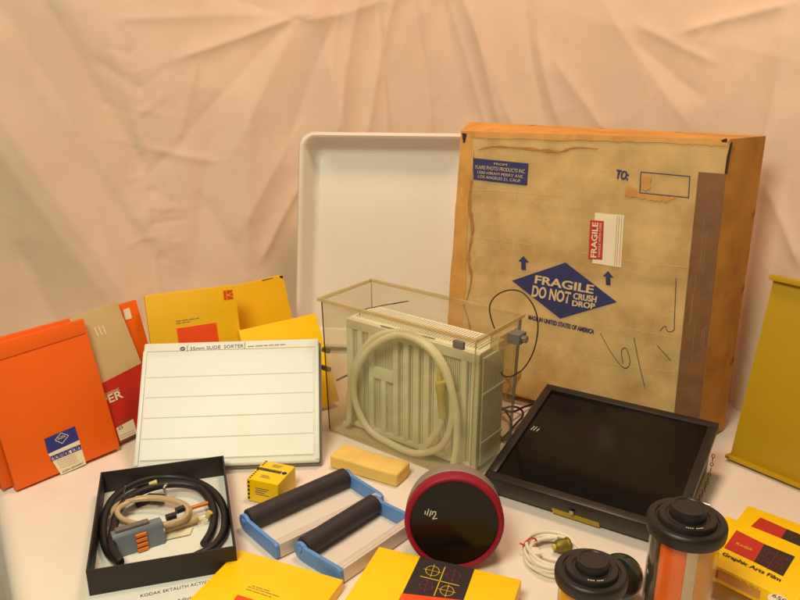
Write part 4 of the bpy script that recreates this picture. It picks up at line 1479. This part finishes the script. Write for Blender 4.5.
MB().box(-0.0315, -0.030, -0.020, -0.0122, 0.008, 0.013).build('prong', 'brass', wc)
MB().box(-0.0265, -0.025, -0.020, -0.0122, 0.008, 0.013).build('prong', 'brass', wc)
# brass socket within the coil
sk = T(561, 552, 0)
skt = thing('brass_socket', 'small brass lamp socket lying inside the coiled white cord', 'socket', (sk.x, sk.y, 0.0110), R(15))
MB().lathe([(0, -0.010), (0.006, -0.010), (0.0085, -0.007), (0.0095, 0.0), (0.0095, 0.012), (0.0083, 0.012), (0.008, 0.004), (0, 0.004)], 28, 'x').build('shell', 'brass', skt, smooth='auto')
MB().lathe([(0.0096, 0.007), (0.0104, 0.008), (0.0104, 0.0105), (0.0096, 0.0115)], 28, 'x').build('bead', 'brass', skt, smooth='auto')
MB().tube([(-0.010, 0, 0), (-0.014, 0, 0)], 0.004, 14).build('cap', 'hose_yellow', skt, smooth='auto')

# --- dark green bulb
gp = T(620, 577, 0.030)
bl = thing('green_bulb', 'dark green glass darkroom bulb lying behind the shorter canister', 'bulb', (gp.x, gp.y, 0.0305), R(205), 0)
MB().lathe([(0.030 * math.sin(PI * k / 32), -0.030 * math.cos(PI * k / 32)) for k in range(19)] + [(p.x, p.y) for p in spline([(0.0288, 0.0085, 0), (0.0245, 0.020, 0), (0.0185, 0.033, 0), (0.0138, 0.046, 0)], 5)], 48, 'x').build('glass', 'bulb_green', bl, smooth='auto')
MB().lathe([(0.0136, 0.0462), (0.0132, 0.050), (0.0124, 0.0515), (0.0132, 0.053), (0.0124, 0.0555), (0.0132, 0.057), (0.0124, 0.0595), (0.013, 0.061), (0.010, 0.066), (0.004, 0.069), (0, 0.069)], 28, 'x').build('screw_base', 'brass', bl, smooth='auto')


# --- film canisters with black lids
def canister(label, px, py, dpth, rad, tall):
    c = CAMV + ray(px, py) / CAM_F * dpth
    hgt = c.z
    t = thing('film_canister', label, 'canister', (c.x, c.y, 0.0006), R(0))
    s = rad
    lidz = hgt - 0.014 * s / 0.046
    k = s / 0.046
    MB().lathe([(0, lidz - 0.012 * k), (s * 0.90, lidz - 0.012 * k), (s * 0.985, lidz - 0.010 * k), (s, lidz - 0.006 * k), (s, lidz + 0.002 * k), (s * 0.975, lidz + 0.0055 * k), (s * 0.93, lidz + 0.007 * k), (s * 0.80, lidz + 0.0065 * k), (s * 0.78, lidz + 0.0050 * k), (s * 0.74, lidz + 0.0050 * k),
                (s * 0.72, lidz + 0.0095 * k), (s * 0.70, lidz + 0.0115 * k), (s * 0.54, lidz + 0.0115 * k), (s * 0.52, lidz + 0.0105 * k), (s * 0.47, lidz + 0.0105 * k)], 72).build('lid', 'lid_black', t, smooth='auto')
    MB().lathe([(s * 0.50, lidz + 0.0104 * k), (s * 0.465, lidz + 0.0108 * k), (s * 0.45, lidz + 0.021 * k), (s * 0.43, lidz + 0.0235 * k), (s * 0.36, lidz + 0.0235 * k), (s * 0.34, lidz + 0.0225 * k), (0, lidz + 0.0225 * k)], 56).build('knob', 'lid_black', t, smooth='auto')
    # raised white letters round the lid
    mb = MB()
    for q in range(9):
        a = R(-112 + 4.6 * q)
        x, y = s * 0.62 * math.cos(a), s * 0.62 * math.sin(a)
        if q == 4:
            continue
        tx, ty = -math.sin(a), math.cos(a)
        nx_, ny_ = math.cos(a), math.sin(a)
        hh, ww = 0.0008 * k, 0.0006 * k
        zz = lidz + 0.0119 * k
        mb.add([(x + tx * i * ww + nx_ * j * hh, y + ty * i * ww + ny_ * j * hh, zz) for i, j in ((-1, -1), (1, -1), (1, 1), (-1, 1))], [(0, 1, 2, 3)])
    mb.build('raised_marks', 'chalk', t)
    top = lidz - 0.0122 * k
    MB().lathe([(s * 0.86, 0.0), (s * 0.87, 0.002), (s * 0.87, top), (s * 0.845, top), (s * 0.845, 0.003), (0, 0.003), (0, 0.0)], 64).build('clear_body', 'clear_plastic', t, smooth='auto')
    return t, top, s


can, top, s = canister('taller clear film canister with black knobbed lid and orange foil roll inside', 688, 513, 0.9176, 0.046, True)
cols = [('black_wrap', 'ink_black', 168, 204, 0.835), ('orange_wrap', 'foil_orange', 204.5, 254, 0.80), ('silver_wrap', 'foil_silver', 254.5, 275, 0.80), ('gold_wrap', 'foil_gold', 275.5, 345, 0.80), ('gold_wrap', 'foil_gold', 345.5, 527.5, 0.80)]
for nm, mt, a0, a1, rf in cols:
    z_lo = 0.004 if nm != 'black_wrap' else 0.050
    MB().lathe([(s * rf, z_lo), (s * rf, top - 0.001), (s * (rf - 0.02), top - 0.001), (s * (rf - 0.02), z_lo), (s * rf, z_lo)], 16, 'z', a0=R(a0), a1=R(a1)).build(nm, mt, can, smooth='auto')
can2, top2, s2 = canister('shorter clear film canister with black knobbed lid beside the white cord', 592, 565, 0.864, 0.0402, False)
for a0, a1, nm, mt in ((180, 250, 'gold_wrap', 'foil_gold'), (250.5, 300, 'orange_wrap', 'foil_orange'), (300.5, 539.5, 'silver_wrap', 'foil_silver')):
    MB().lathe([(s2 * .8, 0.004), (s2 * .8, top2 - 0.001), (s2 * .78, top2 - 0.001), (s2 * .78, 0.004), (s2 * .8, 0.004)], 16, 'z', a0=R(a0), a1=R(a1)).build(nm, mt, can2, smooth='auto')

# --- stacked film boxes at the right front
gbx2 = flat_pack('film_box', 'lower of two stacked yellow film boxes, mostly hidden by the upper one', 'film box',
                 (748, 505.5), (805, 526), (720, 560), 0.022, 0.17, 0.225, material='kodak_yellow')
W2 = lambda x, y: loc_top(gbx2, x, y, 0.0226)
poly_top('red_panel', gbx2, [W2(760.5, 517.3), W2(787, 529), W2(781, 538), W2(751, 526)], 'print_red', 0.0226)
poly_top('black_panel', gbx2, [W2(787, 529), W2(815, 540.5), W2(812, 551), W2(781, 538)], 'black_print', 0.0226)
mb = MB()
for cx, cy in ((795, 535), (806, 540)):
    line_strip(mb, ring_pts(W2(cx, cy), 0.006, 18), 0.0008, 'top', 0.0230)
mb.build('register_mark', 'ink_magenta', gbx2)
gbx = flat_pack('film_box', 'upper of two stacked yellow film boxes printed with black lettering', 'film box',
                (727, 516), (800, 548), (713, 575), 0.024, 0.118, 0.215, z=0.0228, material='kodak_yellow')
GT = lambda x, y: loc_top(gbx, x, y, 0.0246)
rpan = poly_top('red_panel', gbx, [GT(736.5, 530), GT(764.5, 544), GT(754, 561.5), GT(724, 547.5)], 'print_red', 0.0246)
bpan = poly_top('black_panel', gbx, [GT(764.5, 544), GT(795, 556.5), GT(783, 576), GT(754, 561.5)], 'black_print', 0.0246)
text(rpan, 'Kodak', GT(735.5, 544.2), GT(752, 551.2), 0.0062, 'ink_yellow', 'top', 0.0250)
for cx, cy in ((769, 552.5), (782, 558.5), (763, 561), (777, 567)):
    mb = MB()
    line_strip(mb, ring_pts(GT(cx, cy), 0.0058, 18), 0.0008, 'top', 0.0250)
    c0 = GT(cx, cy)
    line_strip(mb, [(c0[0] - .008, c0[1]), (c0[0] + .008, c0[1])], 0.0006, 'top', 0.0251)
    line_strip(mb, [(c0[0], c0[1] - .008), (c0[0], c0[1] + .008)], 0.0006, 'top', 0.0251)
    mb.build('register_mark', 'ink_magenta', bpan)
mb = MB()
line_strip(mb, [GT(759, 555), GT(788, 568)], 0.0008, 'top', 0.0251)
line_strip(mb, [GT(779, 551), GT(767, 569)], 0.0008, 'top', 0.0251)
mb.build('cross_lines', 'ink_magenta', bpan)
for off in (0, 0.0004):
    text(gbx, 'Graphic Arts Film', tuple(Vector(GT(721.5, 554.5)) + Vector((off, 0))), tuple(Vector(GT(779.5, 581.5)) + Vector((off, 0))), 0.0074, 'ink_black', 'top', 0.0250 + off * .1, bold=0.012)
text(gbx, 'Kodalith Ortho Film, Type 3', GT(719, 571.5), GT(757.5, 589.5), 0.0042, 'ink_black', 'top', 0.0250)
poly_front('side_label', gbx, [(0.018, 0.006), (0.045, 0.006), (0.045, 0.018), (0.018, 0.018)], 'print_red')
poly_front('side_label', gbx, [(0.046, 0.006), (0.10, 0.006), (0.10, 0.018), (0.046, 0.018)], 'tan_tape')
c0 = GT(778, 600)
rst = poly_top('round_sticker', gbx, ring_pts(c0, 0.0118, 24)[:-1], 'print_cream', 0.0248)
text(rst, '650', (c0[0] - 0.0082, c0[1] + 0.0005), (c0[0] + 0.0082, c0[1] + 0.0005), 0.0072, 'ink_black', 'top', 0.0252)
